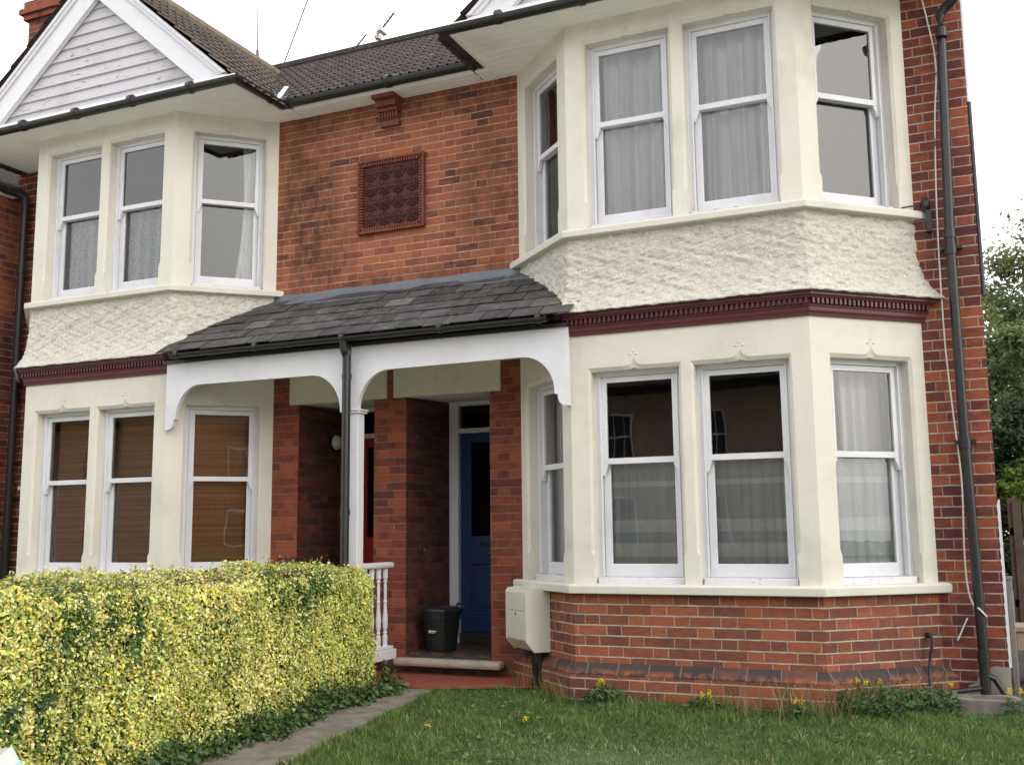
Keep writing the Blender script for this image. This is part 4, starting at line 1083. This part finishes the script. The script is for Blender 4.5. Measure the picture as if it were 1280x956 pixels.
# ------------------------------------------------------------------ hedge
hx0, hx1, hy0, hy1, hz1 = -.42, .335, -6.2, -.76, 1.09
hedge = thing('hedge', 'clipped golden variegated hedge running from the porch along the concrete path', 'hedge', (-.05, -3.4, gz(-3.4)))
def hedge_pts(n_face, n_top, n_end):
    P_, N_ = [], []
    y = rng.uniform(hy0, hy1, n_face); z = rng.uniform(0, 1, n_face); gy = .17 + .06 * y
    z = gy + .06 + z * (hz1 - gy - .06); P_.append(np.stack([np.full(n_face, hx1), y, z], 1)); N_.append(np.tile([1., 0, .12], (n_face, 1)))
    x = rng.uniform(hx0, hx1, n_top); y = rng.uniform(hy0, hy1, n_top); P_.append(np.stack([x, y, np.full(n_top, hz1)], 1)); N_.append(np.tile([.1, 0, 1.], (n_top, 1)))
    x = rng.uniform(hx0, hx1, n_end); z = rng.uniform(.18, hz1, n_end); P_.append(np.stack([x, np.full(n_end, hy1), z], 1)); N_.append(np.tile([.1, 1., .1], (n_end, 1)))
    m = n_face // 5
    y = rng.uniform(hy0, hy1, m); z = rng.uniform(.1, hz1, m); P_.append(np.stack([np.full(m, hx0), y, z], 1)); N_.append(np.tile([-1., 0, .1], (m, 1)))
    return np.concatenate(P_), np.concatenate(N_)
pp, nn = hedge_pts(112000, 42000, 15000)
# round the shoulders, swell and ragged surface
top = np.clip((pp[:, 2] - (hz1 - .12)) / .12, 0, 1); edge = np.clip((pp[:, 0] - (hx1 - .12)) / .12, 0, 1)
both = top * edge; pp[:, 0] -= both * .045; pp[:, 2] -= both * .045
endf = np.clip((pp[:, 1] - (hy1 - .14)) / .14, 0, 1); pp[:, 0] -= endf * edge * .05; pp[:, 2] -= endf * top * .03
sw = vnoise(pp, 3.0, 5) * .032 + vnoise(pp, 11, 6) * .02
dep = rng.exponential(.016, len(pp)) * rng.choice([-1.9, .55], len(pp), p=[.74, .26])
pp += nn * (sw + dep)[:, None]
lowend = np.clip((pp[:, 1] + 1.3) / .5, 0, 1) * np.clip((.9 - pp[:, 2]) / .6, 0, 1); pp[:, 1] += lowend * .07
low = np.clip(1 - (pp[:, 2] - gz(-2)) / .35, 0, 1); pp[:, 0] += np.where(pp[:, 0] > .1, low * .05 * vnoise(pp, 4, 8) - .02 * low, 0)
nl = nn + rng.normal(size=pp.shape) * .75 + np.array([.1, -.05, .35])
g = vnoise(pp, 2.2, 21) + .5 * vnoise(pp, 7, 22); r = rng.uniform(0, 1, len(pp))
pal = np.array([[.78, .71, .24], [.83, .79, .42], [.76, .66, .11], [.50, .55, .13], [.30, .40, .10], [.06, .13, .04], [.55, .44, .24]])
pr = np.stack([.27 + 0 * g, .15 - .05 * g, .15 + .05 * g, .24 + .10 * g, .13 + .08 * g, .006 + .0 * g, .07 + .0 * g], 1)
# dark ivy growing through in patches
for cy_, cz_, ry, rz in ((-3.85, .93, .22, .17), (-3.35, .80, .22, .16), (-2.0, .99, .12, .14), (-1.55, 1.0, .22, .10), (-4.1, .45, .2, .12), (-2.62, .62, .10, .16), (-3.95, .30, .3, .12), (-1.75, .86, .07, .14)):
    k = np.exp(-(((pp[:, 1] - cy_) / ry) ** 2 + ((pp[:, 2] - cz_) / rz) ** 2) * 1.2) * 1.7 * np.clip(.42 + vnoise(pp, 9, 30), 0, 1.5)
    pr[:, 5] += k; pr[:, 4] += k * .25
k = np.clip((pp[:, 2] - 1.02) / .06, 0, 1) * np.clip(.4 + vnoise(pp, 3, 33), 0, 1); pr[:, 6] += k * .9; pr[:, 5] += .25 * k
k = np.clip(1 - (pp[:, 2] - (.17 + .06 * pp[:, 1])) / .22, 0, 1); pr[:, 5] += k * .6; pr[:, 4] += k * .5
k = np.clip(-dep / .05, 0, 1.2); pr[:, 4] += .55 * k; pr[:, 3] += .25 * k; pr[:, 5] += .12 * k  # deeper leaves greener, shade between leaves put into the colour
k = np.clip((pp[:, 1] + 1.75) / .9, 0, 1); pr[:, 3] += .22 * k; pr[:, 4] += .14 * k  # far end greener, its shade painted into the leaf mix
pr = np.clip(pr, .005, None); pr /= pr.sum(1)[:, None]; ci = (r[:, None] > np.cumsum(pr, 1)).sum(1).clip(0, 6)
cc = np.minimum(pal[ci] * 1.16, .94) * rng.uniform(.66, 1.12, (len(pp), 1)) * np.clip(1 + dep / .12, .66, 1.05)[:, None] * rng.uniform(.93, 1.07, (len(pp), 3))  # leaves darken with depth, shade inside the hedge painted in
ln = rng.uniform(.014, .031, len(pp)) * np.clip(1 + .18 * vnoise(pp, 6, 71), .7, 1.4); cc *= np.clip(1 + .13 * vnoise(pp, 5, 72), .72, 1.12)[:, None]; wd = ln * rng.uniform(.48, .68, len(pp)); big = ci == 5; ln[big] *= 1.3; wd[big] *= 1.4
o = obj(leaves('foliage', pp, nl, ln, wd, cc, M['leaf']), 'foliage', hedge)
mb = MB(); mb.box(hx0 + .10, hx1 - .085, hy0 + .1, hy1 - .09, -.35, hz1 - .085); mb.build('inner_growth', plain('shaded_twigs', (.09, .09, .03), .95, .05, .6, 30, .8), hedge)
mb = MB()
for k in range(26):
    y = hy0 + .2 + k * .2; z0 = gz(y) - .05; mb.tube([(.05 + random.uniform(-.2, .2), y, z0), (.1 + random.uniform(-.15, .2), y + random.uniform(-.06, .06), z0 + .35), (.2 * random.random(), y, z0 + .8)], [.016, .012, .006], 6)
mb.build('stem', M['bark'], hedge)
n = 90; yy = rng.uniform(hy0, hy1 - .1, n); bx = rng.uniform(hx0 + .1, hx1 + .01, n); mb = MB(); sp_, sn_ = [], []
for k in range(n):
    q = np.array([bx[k], yy[k], hz1 - .03]); d_ = np.array([rng.normal() * .35, rng.normal() * .35, 1.0]); L_ = rng.uniform(.05, .13); e_ = q + d_ * L_
    mb.tube([tuple(q), tuple(e_)], [.002, .0012], 4)
    for j in range(7): sp_.append(q + d_ * L_ * (.35 + .1 * j) + rng.normal(size=3) * .006); sn_.append(rng.normal(size=3) + [0, 0, .3])
sp_, sn_ = np.array(sp_), np.array(sn_); ln = rng.uniform(.016, .028, len(sp_)); cc = pal[rng.choice([0, 2, 3, 4], len(sp_))] * rng.uniform(.7, 1.1, (len(sp_), 1))
st = mb.build('shoot', M['bark'], hedge, uv=False); st['kind'] = 'stuff'; obj(leaves('shoot_leaves', sp_, sn_, ln, ln * .55, cc, M['leaf']), 'shoot_leaves', hedge)
# ivy and weeds along its foot
n = 3600; y = rng.uniform(-4.6, -.62, n); x = .30 + rng.beta(1.4, 2.6, n) * .27 + .045 * np.sin(y * 5.1) + .03 * np.sin(y * 13) + np.where(y > -1.6, .03, 0)
gyy = .17 + .06 * np.minimum(y, -.2); hmax = np.clip(.17 - (x - .3) * .55, .015, .2) * (1 + .4 * np.sin(y * 7.3)); z = gyy + .01 + rng.uniform(0, 1, n) ** 1.2 * hmax
pp = np.stack([x, y, z], 1); nl = np.array([.5, 0, .8]) + rng.normal(size=(n, 3)) * .5
cc = np.array([.055, .105, .032]) * rng.uniform(.5, 1.7, (n, 1)) + rng.uniform(0, 1, (n, 1)) ** 5 * np.array([.08, .09, .02])
ln = rng.uniform(.025, .05, n); me = leaves('ivy', pp, nl, ln, ln * rng.uniform(.6, .9, n), cc, M['leaf'])
tag(obj(me, 'ivy'), 'low dark green ivy spilling onto the path from under the hedge', 'ivy', kind='stuff')

# ------------------------------------------------------------------ lawn
def blades(name, x, y, z, h, w, lean, cols, mat):
    n = len(x); th = rng.uniform(0, 2 * PI, n); dx, dy = np.cos(th), np.sin(th); la = rng.uniform(0, 2 * PI, n)
    lx, ly = np.cos(la) * lean, np.sin(la) * lean
    def P_(f, wf, s): return np.stack([x + lx * h * f ** 1.8 + s * dx * w * wf * .5, y + ly * h * f ** 1.8 + s * dy * w * wf * .5, z + h * (f - .25 * lean * f * f)], 1)
    pts = np.stack([P_(0, 1, -1), P_(0, 1, 1), P_(.55, .8, -1), P_(.55, .8, 1), P_(1, .1, 1)], 1).reshape(-1, 3)
    k = np.arange(n)[:, None] * 5; q = (k + np.array([0, 1, 3, 2])); t = (k + np.array([2, 3, 4]))
    idx = np.concatenate([q, t], 1).ravel(); st = np.stack([np.arange(n) * 7, np.arange(n) * 7 + 4], 1).ravel(); tot = np.tile([4, 3], n)
    me = bpy.data.meshes.new(name); me.vertices.add(len(pts)); me.vertices.foreach_set('co', pts.astype(np.float32).ravel())
    me.loops.add(len(idx)); me.loops.foreach_set('vertex_index', idx.astype(np.int32)); me.polygons.add(2 * n)
    me.polygons.foreach_set('loop_start', st.astype(np.int32)); me.polygons.foreach_set('loop_total', tot.astype(np.int32)); me.update(calc_edges=True)
    c = np.repeat(cols, 5, axis=0).reshape(n, 5, 3); c[:, :2] *= .72; set_col(me, c.reshape(-1, 3)); me.materials.append(mat); return me
n = 150000
x = rng.uniform(.78, 5.9, n); y = rng.uniform(-4.3, .0, n)
edge = .80 + (-.62 - y) * .07 + .02 * np.sin(y * 9) + .02 * np.sin(y * 23)
bayf = np.where(x < XL, -D - .08 + (XL - x) * .94, np.where(x < XR, -D - .07, -D - .07 + (x - XR) * .94)); bayf = np.minimum(bayf, -.02)
apron = (x < 1.62) & (y > -.66 + np.clip((x - .8) / .82, 0, 1) * .28 + .03 * np.sin(x * 21))
inbox = (x > 4.48) & (x < 4.99) & (y > -.42)
ok = (x > edge) & (y < bayf + np.where(x > XW, 1.5, 0)) & ~apron & ~inbox
x, y, bayf = x[ok], y[ok], bayf[ok]; n = len(x)
p3 = np.stack([x, y, 0 * x], 1); d = vnoise(p3, 4.5, 50); d2 = vnoise(p3, 15, 51)
h = (.047 + .020 * d + .016 * d2) * rng.uniform(.55, 1.35, n); near = np.exp(-np.abs(y - bayf) / .12); h *= 1 + .9 * near
bald = np.exp(-(((x - 2.75) / .75) ** 2 + ((y + 2.1) / .28) ** 2)); h *= 1 - .6 * bald
w = rng.uniform(.0035, .0065, n)
green = np.array([.10, .20, .045]); olive = np.array([.17, .23, .065]); straw = np.array([.40, .35, .19])
mixk = np.clip(.4 + .4 * d + rng.normal(size=n) * .25, 0, 1)[:, None]; cc = green * (1 - mixk) + olive * mixk * .9
dry = (rng.uniform(0, 1, n) < (.05 + .3 * bald + .10 * near + .03 * np.clip(d2, 0, 1)))[:, None]; cc = np.where(dry, straw, cc) * rng.uniform(.55, 1.3, (n, 1)) * np.clip(1 + .22 * d2 + .1 * d, .55, 1.4)[:, None]
zg = .17 + .06 * np.minimum(y, -.2)
tag(obj(blades('lawn_grass', x, y, zg - .004, np.clip(h, .012, None), w, rng.uniform(.15, .95, n), cc, M['grass']), 'lawn_grass'), 'uneven green front lawn with dry patches and dandelions', 'grass', kind='stuff')
# tall dry stalks by the wall
n = 420; x = np.concatenate([rng.uniform(3.5, 4.45, 190), rng.uniform(1.35, 2.0, 60), rng.normal(3.25, .12, 50), rng.normal(4.05, .25, 120)]); y = np.where(x < XL, -D - .1 + (XL - x) * .94, np.where(x < XR, -D - .1, -D - .1 + (x - XR) * .94)) - rng.uniform(0, .22, n)
cc = np.where((rng.uniform(0, 1, n) < .6)[:, None], np.array([.28, .25, .12]), np.array([.07, .12, .03])) * rng.uniform(.7, 1.2, (n, 1))
tag(obj(blades('tall_grass', x, y, .17 + .06 * y, rng.uniform(.1, .34, n), rng.uniform(.004, .007, n), rng.uniform(.1, .7, n), cc, M['grass']), 'tall_grass'), 'tall straw coloured grass stalks gone to seed against the brick bay', 'grass', kind='stuff')
# flat clover and plantain leaves in the turf
n = 2600; x = rng.uniform(1.0, 5.2, n); y = rng.uniform(-3.2, -.9, n); ok = vnoise(np.stack([x, y, 0 * x], 1), 3.1, 60) > .35; x, y = x[ok], y[ok]; n = len(x)
pp = np.stack([x, y, .17 + .06 * y + rng.uniform(.015, .05, n)], 1); cc = np.array([.10, .17, .05]) * rng.uniform(.6, 1.4, (n, 1)); ln = rng.uniform(.018, .042, n)
tag(obj(leaves('clover', pp, np.array([0, -.2, 1.]) + rng.normal(size=(n, 3)) * .35, ln, ln * .6, cc, M['leaf']), 'clover'), 'patches of small broad weed leaves growing flat in the lawn', 'weeds', kind='stuff')

# flowering plants at the foot of the bay
M['petal'] = attr_mat('yellow_petal', .5, .3, .2)
def flower_plant(loc, rad, hgt, nleaf, nfl, label, name='flowering_plant', orange=0.0):
    r_ = thing(name, label, 'plant', loc, None); c = np.array(loc)
    th = rng.uniform(0, 2 * PI, nleaf); rr = rad * np.sqrt(rng.uniform(0, 1, nleaf)); z = hgt * rng.uniform(.05, .95, nleaf) * (1 - .45 * rr / rad)
    pp = c + np.stack([rr * np.cos(th), rr * np.sin(th) * .7, z], 1); ln = rng.uniform(.025, .06, nleaf)
    cc = np.array([.055, .105, .03]) * rng.uniform(.5, 1.6, (nleaf, 1)); dr = np.stack([np.cos(th), np.sin(th), rng.uniform(.2, 1.4, nleaf)], 1)
    obj(leaves('foliage', pp, np.stack([np.cos(th) * .3, np.sin(th) * .3 - .4, np.full(nleaf, .8)], 1) + rng.normal(size=(nleaf, 3)) * .4, ln, ln * .33, cc, M['leaf'], droop=dr), 'foliage', r_)
    mb = MB()
    heads = []
    for k in range(nfl):
        t = random.uniform(0, 6.3); q = rad * random.uniform(.1, .9); h_ = hgt * random.uniform(.75, 1.1)
        e_ = (loc[0] + q * math.cos(t), loc[1] + .6 * q * math.sin(t) - .02, loc[2] + h_); heads.append(e_)
        mb.tube([(loc[0] + q * .3 * math.cos(t), loc[1] + .2 * q * math.sin(t), loc[2]), (loc[0] + q * .8 * math.cos(t), loc[1] + .5 * q * math.sin(t), loc[2] + h_ * .6), e_], .0022, 5)
    mb.build('stem', plain('green_stem', (.06, .11, .03), .7, .2, .2, 20, 0), r_) if heads else None
    for e_ in heads:
        n = 26; d_ = rng.normal(size=(n, 3)) * np.array([.008, .008, .010]); yel = np.array([.80, .60, .04]) if random.random() > orange else np.array([.75, .28, .03])
        obj(leaves('flower', np.array(e_) + d_, d_ + np.array([0, -.004, .006]) + rng.normal(size=(n, 3)) * .004, np.full(n, .0125), np.full(n, .0095), yel * rng.uniform(.75, 1.1, (n, 1)), M['petal']), 'flower', r_)
flower_plant((2.25, -.80, gz(-.8)), .15, .18, 380, 5, 'bushy yellow flowered weed against the bay base, left of centre')
flower_plant((2.98, -.80, gz(-.8)), .12, .12, 230, 3, 'low weed with a few yellow flowers below the middle of the bay', orange=.3)
flower_plant((3.62, -.84, gz(-.84)), .10, .11, 110, 2, 'sparse yellow flowers in long grass near the bay corner')
flower_plant((4.05, -.58, gz(-.58)), .30, .25, 800, 3, 'spreading leafy weed with small yellow flowers against the slanting bay base')
flower_plant((4.38, -.40, gz(-.40)), .22, .2, 500, 1, 'bushy weed between the slanting bay base and the drain')
flower_plant((4.93, -.42, gz(-.42)), .12, .16, 120, 3, 'orange and yellow flowered weed by the concrete drain surround', orange=.7)
for k, (x, y, lb) in enumerate(((1.41, -1.94, 'yellow dandelion beside the path edge, nearest the camera'), (1.95, -1.55, 'yellow dandelion out in the middle of the lawn'))):
    flower_plant((x, y, gz(y)), .05, .07, 14, 1, lb, 'dandelion')

# ------------------------------------------------------------------ trees and things beyond the right corner
def tree(name, label, base, height, crown_r, crown_h, n_clump, per, col, seed, lsize=(.10, .2), trunk=.16):
    r_ = thing(name, label, 'tree' if 'tree' in name else 'shrub', base); rs = np.random.default_rng(seed); b = np.array(base)
    mb = MB(); zt = height - crown_h * .5
    mb.tube([tuple(b + [0, 0, -.1]), tuple(b + [.05, 0, zt * .5]), tuple(b + [0, .05, zt]), tuple(b + [.05, 0, height * .93])], [trunk, trunk * .75, trunk * .5, trunk * .1], 10); mb.build('trunk', M['bark'], r_)
    pos, nr, cs = [], [], []
    lm = MB()
    for k in range(n_clump):
        d_ = rs.normal(size=3); d_ /= np.linalg.norm(d_); q = d_ * rs.uniform(.35, 1.0) ** .5 * np.array([crown_r, crown_r, crown_h * .5]); c = b + np.array([0, 0, height - crown_h * .5]) + q
        if k % 3 == 0: lm.tube([tuple(b + [0, 0, zt * rs.uniform(.5, 1.0)]), tuple((b + [0, 0, zt] + c) / 2 + rs.normal(size=3) * .1), tuple(c)], [trunk * .28, trunk * .15, trunk * .04], 6)
        m = int(per * rs.uniform(.6, 1.3)); sz = rs.uniform(.22, .5) * crown_r * .55
        o_ = rs.normal(size=(m, 3)) * sz * np.array([1, 1, .7]) * .6; pos.append(c + o_); nr.append(o_ / sz + rs.normal(size=(m, 3)) * .5 + [0, 0, .6]); cs.append(np.array(col) * rs.uniform(.5, 1.5) * rs.uniform(.7, 1.3, (m, 1)))
    lm.build('limb', M['bark'], r_)
    pos, nr, cs = map(np.concatenate, (pos, nr, cs)); ln = rng.uniform(*lsize, len(pos))
    obj(leaves('crown', pos, nr, ln, ln * .55, cs, M['tree_leaf']), 'crown', r_)
    return r_
tree('tree', 'tall pale green tree rising behind the garden fence on the right', (6.9, 14, .15), 7.5, 2.2, 5.6, 230, 170, (.19, .22, .09), 3, (.07, .13))
tree('tree', 'darker green tree behind the fence, lower and nearer the house corner', (5.75, 10.5, .15), 5.1, 1.1, 4.2, 130, 170, (.12, .165, .06), 4, (.05, .10), .1)
tree('shrub', 'dense dark evergreen shrub just beyond the house corner above the fence', (5.45, 7.6, .15), 3.0, .75, 2.8, 120, 160, (.05, .085, .03), 5, (.05, .1), .06)
tree('shrub', 'bright green young shrub in front of the dark evergreen', (5.32, 6.2, .15), 2.15, .28, .9, 22, 90, (.18, .28, .05), 6, (.04, .08), .03)
fe = thing('garden_fence', 'weathered dark vertical board fence beyond the house corner', 'fence', (5.9, 5.2, .15))
mb = MB()
for k in range(14): mb.box(5.10 + k * .105, 5.19 + k * .105, 5.2, 5.22, .17, 1.62 + random.uniform(-.02, .02))
mb.build('board', M['wood_fence'], fe)
for x in (5.1, 6.5):
    mb = MB(); mb.box(x - .05, x + .05, 5.221, 5.32, .1, 1.68); mb.build('post', M['wood_fence'], fe)
for z in (.5, 1.3):
    mb = MB(); mb.box(5.06, 6.58, 5.221, 5.26, z - .04, z + .04); mb.build('rail', M['wood_fence'], fe)
gp = thing('gate_post', 'short grey post standing against the house side wall', 'post', (4.935, .33, .16))
mb = MB(); mb.box(4.915, 4.955, .30, .36, .10, .98); mb.build('upright', M['metal'], gp, bevel=.004); mb = MB(); mb.box(4.91, 4.96, .29, .37, .98, 1.0); mb.build('cap', M['metal'], gp)
pb = thing('timber_planter', 'pale timber planter box beside the side passage, cut by the right edge', 'planter', (5.3, 1.05, .15))
mb = MB(); mb.box(4.965, 5.75, .9, 1.3, .42, .56); mb.build('side_board', M['pale_wood'], pb, bevel=.006); mb = MB(); mb.box(4.95, 5.765, .885, 1.315, .562, .60); mb.build('rim', M['pale_wood'], pb, bevel=.006)
mb = MB(); mb.box(5.05, 5.7, .95, 1.25, .1, .419); mb.build('base', M['wood_fence'], pb)
# side passage of dark paving
mb = MB(); mb.poly([(XW, .0, .164), (9, 0, .164), (9, 7, .164), (XW, 7, .164)]); o = mb.build('side_passage', plain('dark_paving', (.075, .07, .065), .9, .2, .5, 3, .5)); tag(o, None, None, kind='structure')

# ------------------------------------------------------------------ neighbouring house on the left
nb = thing('neighbouring_house', 'brown red brick side wall of the house next door at the left edge', 'house', (-8.5, 0, .1))
mb = MB(); mb.poly([(-4.785, -.9, -.2), (-4.785, -.002, -.2), (-4.785, -.002, 5.06), (-4.785, -.9, 5.06)]); mb.poly([(-13.7, -.9, -.2), (-4.785, -.9, -.2), (-4.785, -.9, 5.10), (-9.3, -.9, 8.12), (-13.7, -.9, 5.12)]); mb.poly([(-4.785, .002, -.2), (-4.785, 6, -.2), (-4.785, 6, 5.06), (-4.785, .002, 5.06)])
mb.build('wall', M['brick_far'], nb)
mb = MB(); mb.poly([(-4.70, -1.0, 5.16), (-4.70, 6, 5.16), (-9.3, 6, 8.2), (-9.3, -1.0, 8.2)]); mb.poly([(-9.3, -1.0, 8.2), (-9.3, 6, 8.2), (-13.8, 6, 5.16), (-13.8, -1.0, 5.16)])
nr_ = mb.build('roof', M['tiles'], nb)
mb = MB(); mb.box(-4.79, -4.70, -.95, -.10, 5.06, 5.15); mb.build('eaves_board', M['soffit'], nb)
mb = MB(); mb.box(-6.05, -5.55, 1.05, 1.6, 5.6, 7.95); mb.box(-6.10, -5.50, 1.0, 1.65, 7.95, 8.02); mb.box(-6.14, -5.46, .96, 1.69, 8.02, 8.09); mb.box(-6.10, -5.5, 1.0, 1.65, 8.09, 8.2)
ch = mb.build('chimney', M['brick_far'], nb)
for x in (-5.92, -5.68):
    mb = MB(); mb.lathe((x, 1.32, 8.2), [(.11, 0), (.10, .05), (.085, .25), (.10, .3), (.10, .34)], 12); mb.build('chimney_pot', M['terra_rim'], ch)

# white box at the near end of the hedge
wb = thing('white_box', 'white box with pale blue edge beside the hedge in the lower left corner', 'box', (.9, -4.9, gz(-4.9)))
Rw = Matrix.Rotation(math.radians(24), 3, 'X') @ Matrix.Rotation(math.radians(-12), 3, 'Y')
wbf = lambda a, b, c: tuple(Vector((.572, -4.4, .38)) + Rw @ Vector((a, b, c)))
mb = MB(); mb.fbox(wbf, -.20, 0, -.42, 0, -.44, 0); mb.build('carton', M['cable'], wb, bevel=.004)
mb = MB(); mb.fbox(wbf, -.001, .003, -.42, -.0, -.43, -.075); mb.build('side_panel', plain('pale_blue_card', (.35, .6, .68), .5, .3, .1, 5, 0), wb)

# ------------------------------------------------------------------ the other side of the street (what the panes mirror)
op = thing('brick_house', 'brown brick house across the street mirrored in the window panes', 'house', (0, -26, -.4))
mb = MB(); mb.box(-46, 7.5, -30, -26, -.6, 5.9); mb.build('wall', M['brick_pale'], op)  # wall extended leftwards to keep sky reflections off the lower left panes
mb = MB(); mb.prism([(-4.3, 5.8), (4.3, 5.8), (0, 8.6)], -46.4, 7.9, lambda a, b, c: (b, -28 + a, c)); mb.build('roof', M['tiles'], op)
for x in (-41, -37, -33, -29, -25, -21, -12, -9, -6, -3, 0, 3, 6):
    for z in (.9, 3.6):
        mb = MB(); mb.box(x - .5, x + .5, -25.995, -25.94, z, z + 1.6); w_ = mb.build('window', M['white'], op)
        mb = MB()
        for a in (0, 1, 2):
            for c in (0, 1): mb.box(x - .44 + a * .3, x - .44 + a * .3 + .27, -25.938, -25.93, z + .06 + c * .76, z + .06 + c * .76 + .7)
        mb.build('pane', M['dark'], w_)
op2 = thing('brick_house', 'second brown brick house added unseen across the street to block bright reflections', 'house', (20, -26, -.4))  # unseen house added to block bright reflections in the left bay
mb = MB(); mb.box(9.5, 36, -31, -27, -.6, 6.2); mb.build('wall', M['brick_far'], op2)
mb = MB(); mb.prism([(-4.3, 6.1), (4.3, 6.1), (0, 9.2)], 9.2, 36.3, lambda a, b, c: (b, -29 + a, c)); mb.build('roof', M['tiles'], op2)
for x in (12, 16, 20, 24, 28, 32):
    for z in (.9, 3.8):
        mb = MB(); mb.box(x - .7, x + .7, -26.995, -26.94, z, z + 1.6); w_ = mb.build('window', M['white'], op2)
        mb = MB()
        for a in (0, 1): mb.box(x - .62 + a * .64, x - .62 + a * .64 + .6, -26.938, -26.93, z + .08, z + 1.5)
        mb.build('pane', M['dark'], w_)
tree('tree', 'broad unseen tree added across the road for the window panes to mirror', (9.6, -22, -.4), 11.5, 3.2, 8.0, 90, 90, (.04, .06, .02), 9, (.15, .3), .3)  # unseen tree added to shape the pane reflections

# ------------------------------------------------------------------ light, sky, camera
w = bpy.data.worlds.new('World'); S.world = w; w.use_nodes = True; T = NT(w.node_tree); bg = T.n['Background']
SUN = Vector((.88, -.34, .46)).normalized(); el = math.asin(SUN.z); az = math.atan2(SUN.x, SUN.y)
sky = T.new('ShaderNodeTexSky', sky_type='NISHITA'); sky.sun_disc = False; sky.sun_elevation = el; sky.sun_rotation = az; sky.air_density = 1.0; sky.dust_density = 4.0
cl = T.noise(T.scaled(T.n.new('ShaderNodeTexCoord').outputs['Generated'], (1.2, 1.2, 3)), 2.0, 6, .6)
ov = T.mix(T.smooth(cl, .3, .7), (15.0, 15.2, 15.7), (18.5, 18.5, 18.6))
dp = T.n.new('ShaderNodeVectorMath'); dp.operation = 'DOT_PRODUCT'
nrmv = T.n.new('ShaderNodeVectorMath'); nrmv.operation = 'NORMALIZE'; T.l.new(T.n['Texture Coordinate'].outputs['Generated'], nrmv.inputs[0]); T.l.new(nrmv.outputs[0], dp.inputs[0]); dp.inputs[1].default_value = SUN
gl = T.smooth(dp.outputs['Value'], .80, 1.0)
ov = T.mix(gl, ov, (32.0, 31.5, 30.5))
T.l.new(T.mix(.88, sky.outputs[0], ov), bg.inputs['Color']); bg.inputs['Strength'].default_value = .125
ld = bpy.data.lights.new('sun', 'SUN'); ld.energy = .5 * .7; ld.angle = math.radians(20); ld.color = (1, .95, .87)
lo = bpy.data.objects.new('sun', ld); COL.objects.link(lo); lo.rotation_euler = SUN.to_track_quat('Z', 'Y').to_euler(); lo.location = (20, -15, 18)

yaw, pitch, roll = .4183, .1421, -.0106
cy_, sy_, cp, sp_ = math.cos(yaw), math.sin(yaw), math.cos(pitch), math.sin(pitch)
fwd = Vector((-sy_ * cp, cy_ * cp, sp_)); right = Vector((cy_, sy_, 0)); up = right.cross(fwd)
r2 = right * math.cos(roll) + up * math.sin(roll); u2 = up * math.cos(roll) - right * math.sin(roll)
cd = bpy.data.cameras.new('camera'); cam = bpy.data.objects.new('camera', cd); COL.objects.link(cam); S.camera = cam
cd.sensor_width = 36; cd.lens = 36 * 1313.33 / 1280; cd.clip_end = 1000; cd.clip_start = .05
cam.matrix_world = Matrix(((r2.x, u2.x, -fwd.x, 4.8073), (r2.y, u2.y, -fwd.y, -8.1186), (r2.z, u2.z, -fwd.z, 1.3449), (0, 0, 0, 1)))
S.view_settings.view_transform = 'Standard'; S.view_settings.look = 'None'; S.view_settings.exposure = 0; S.view_settings.gamma = 1
S.render.engine = 'CYCLES'
S.cycles.max_bounces = 8; S.cycles.transparent_max_bounces = 16
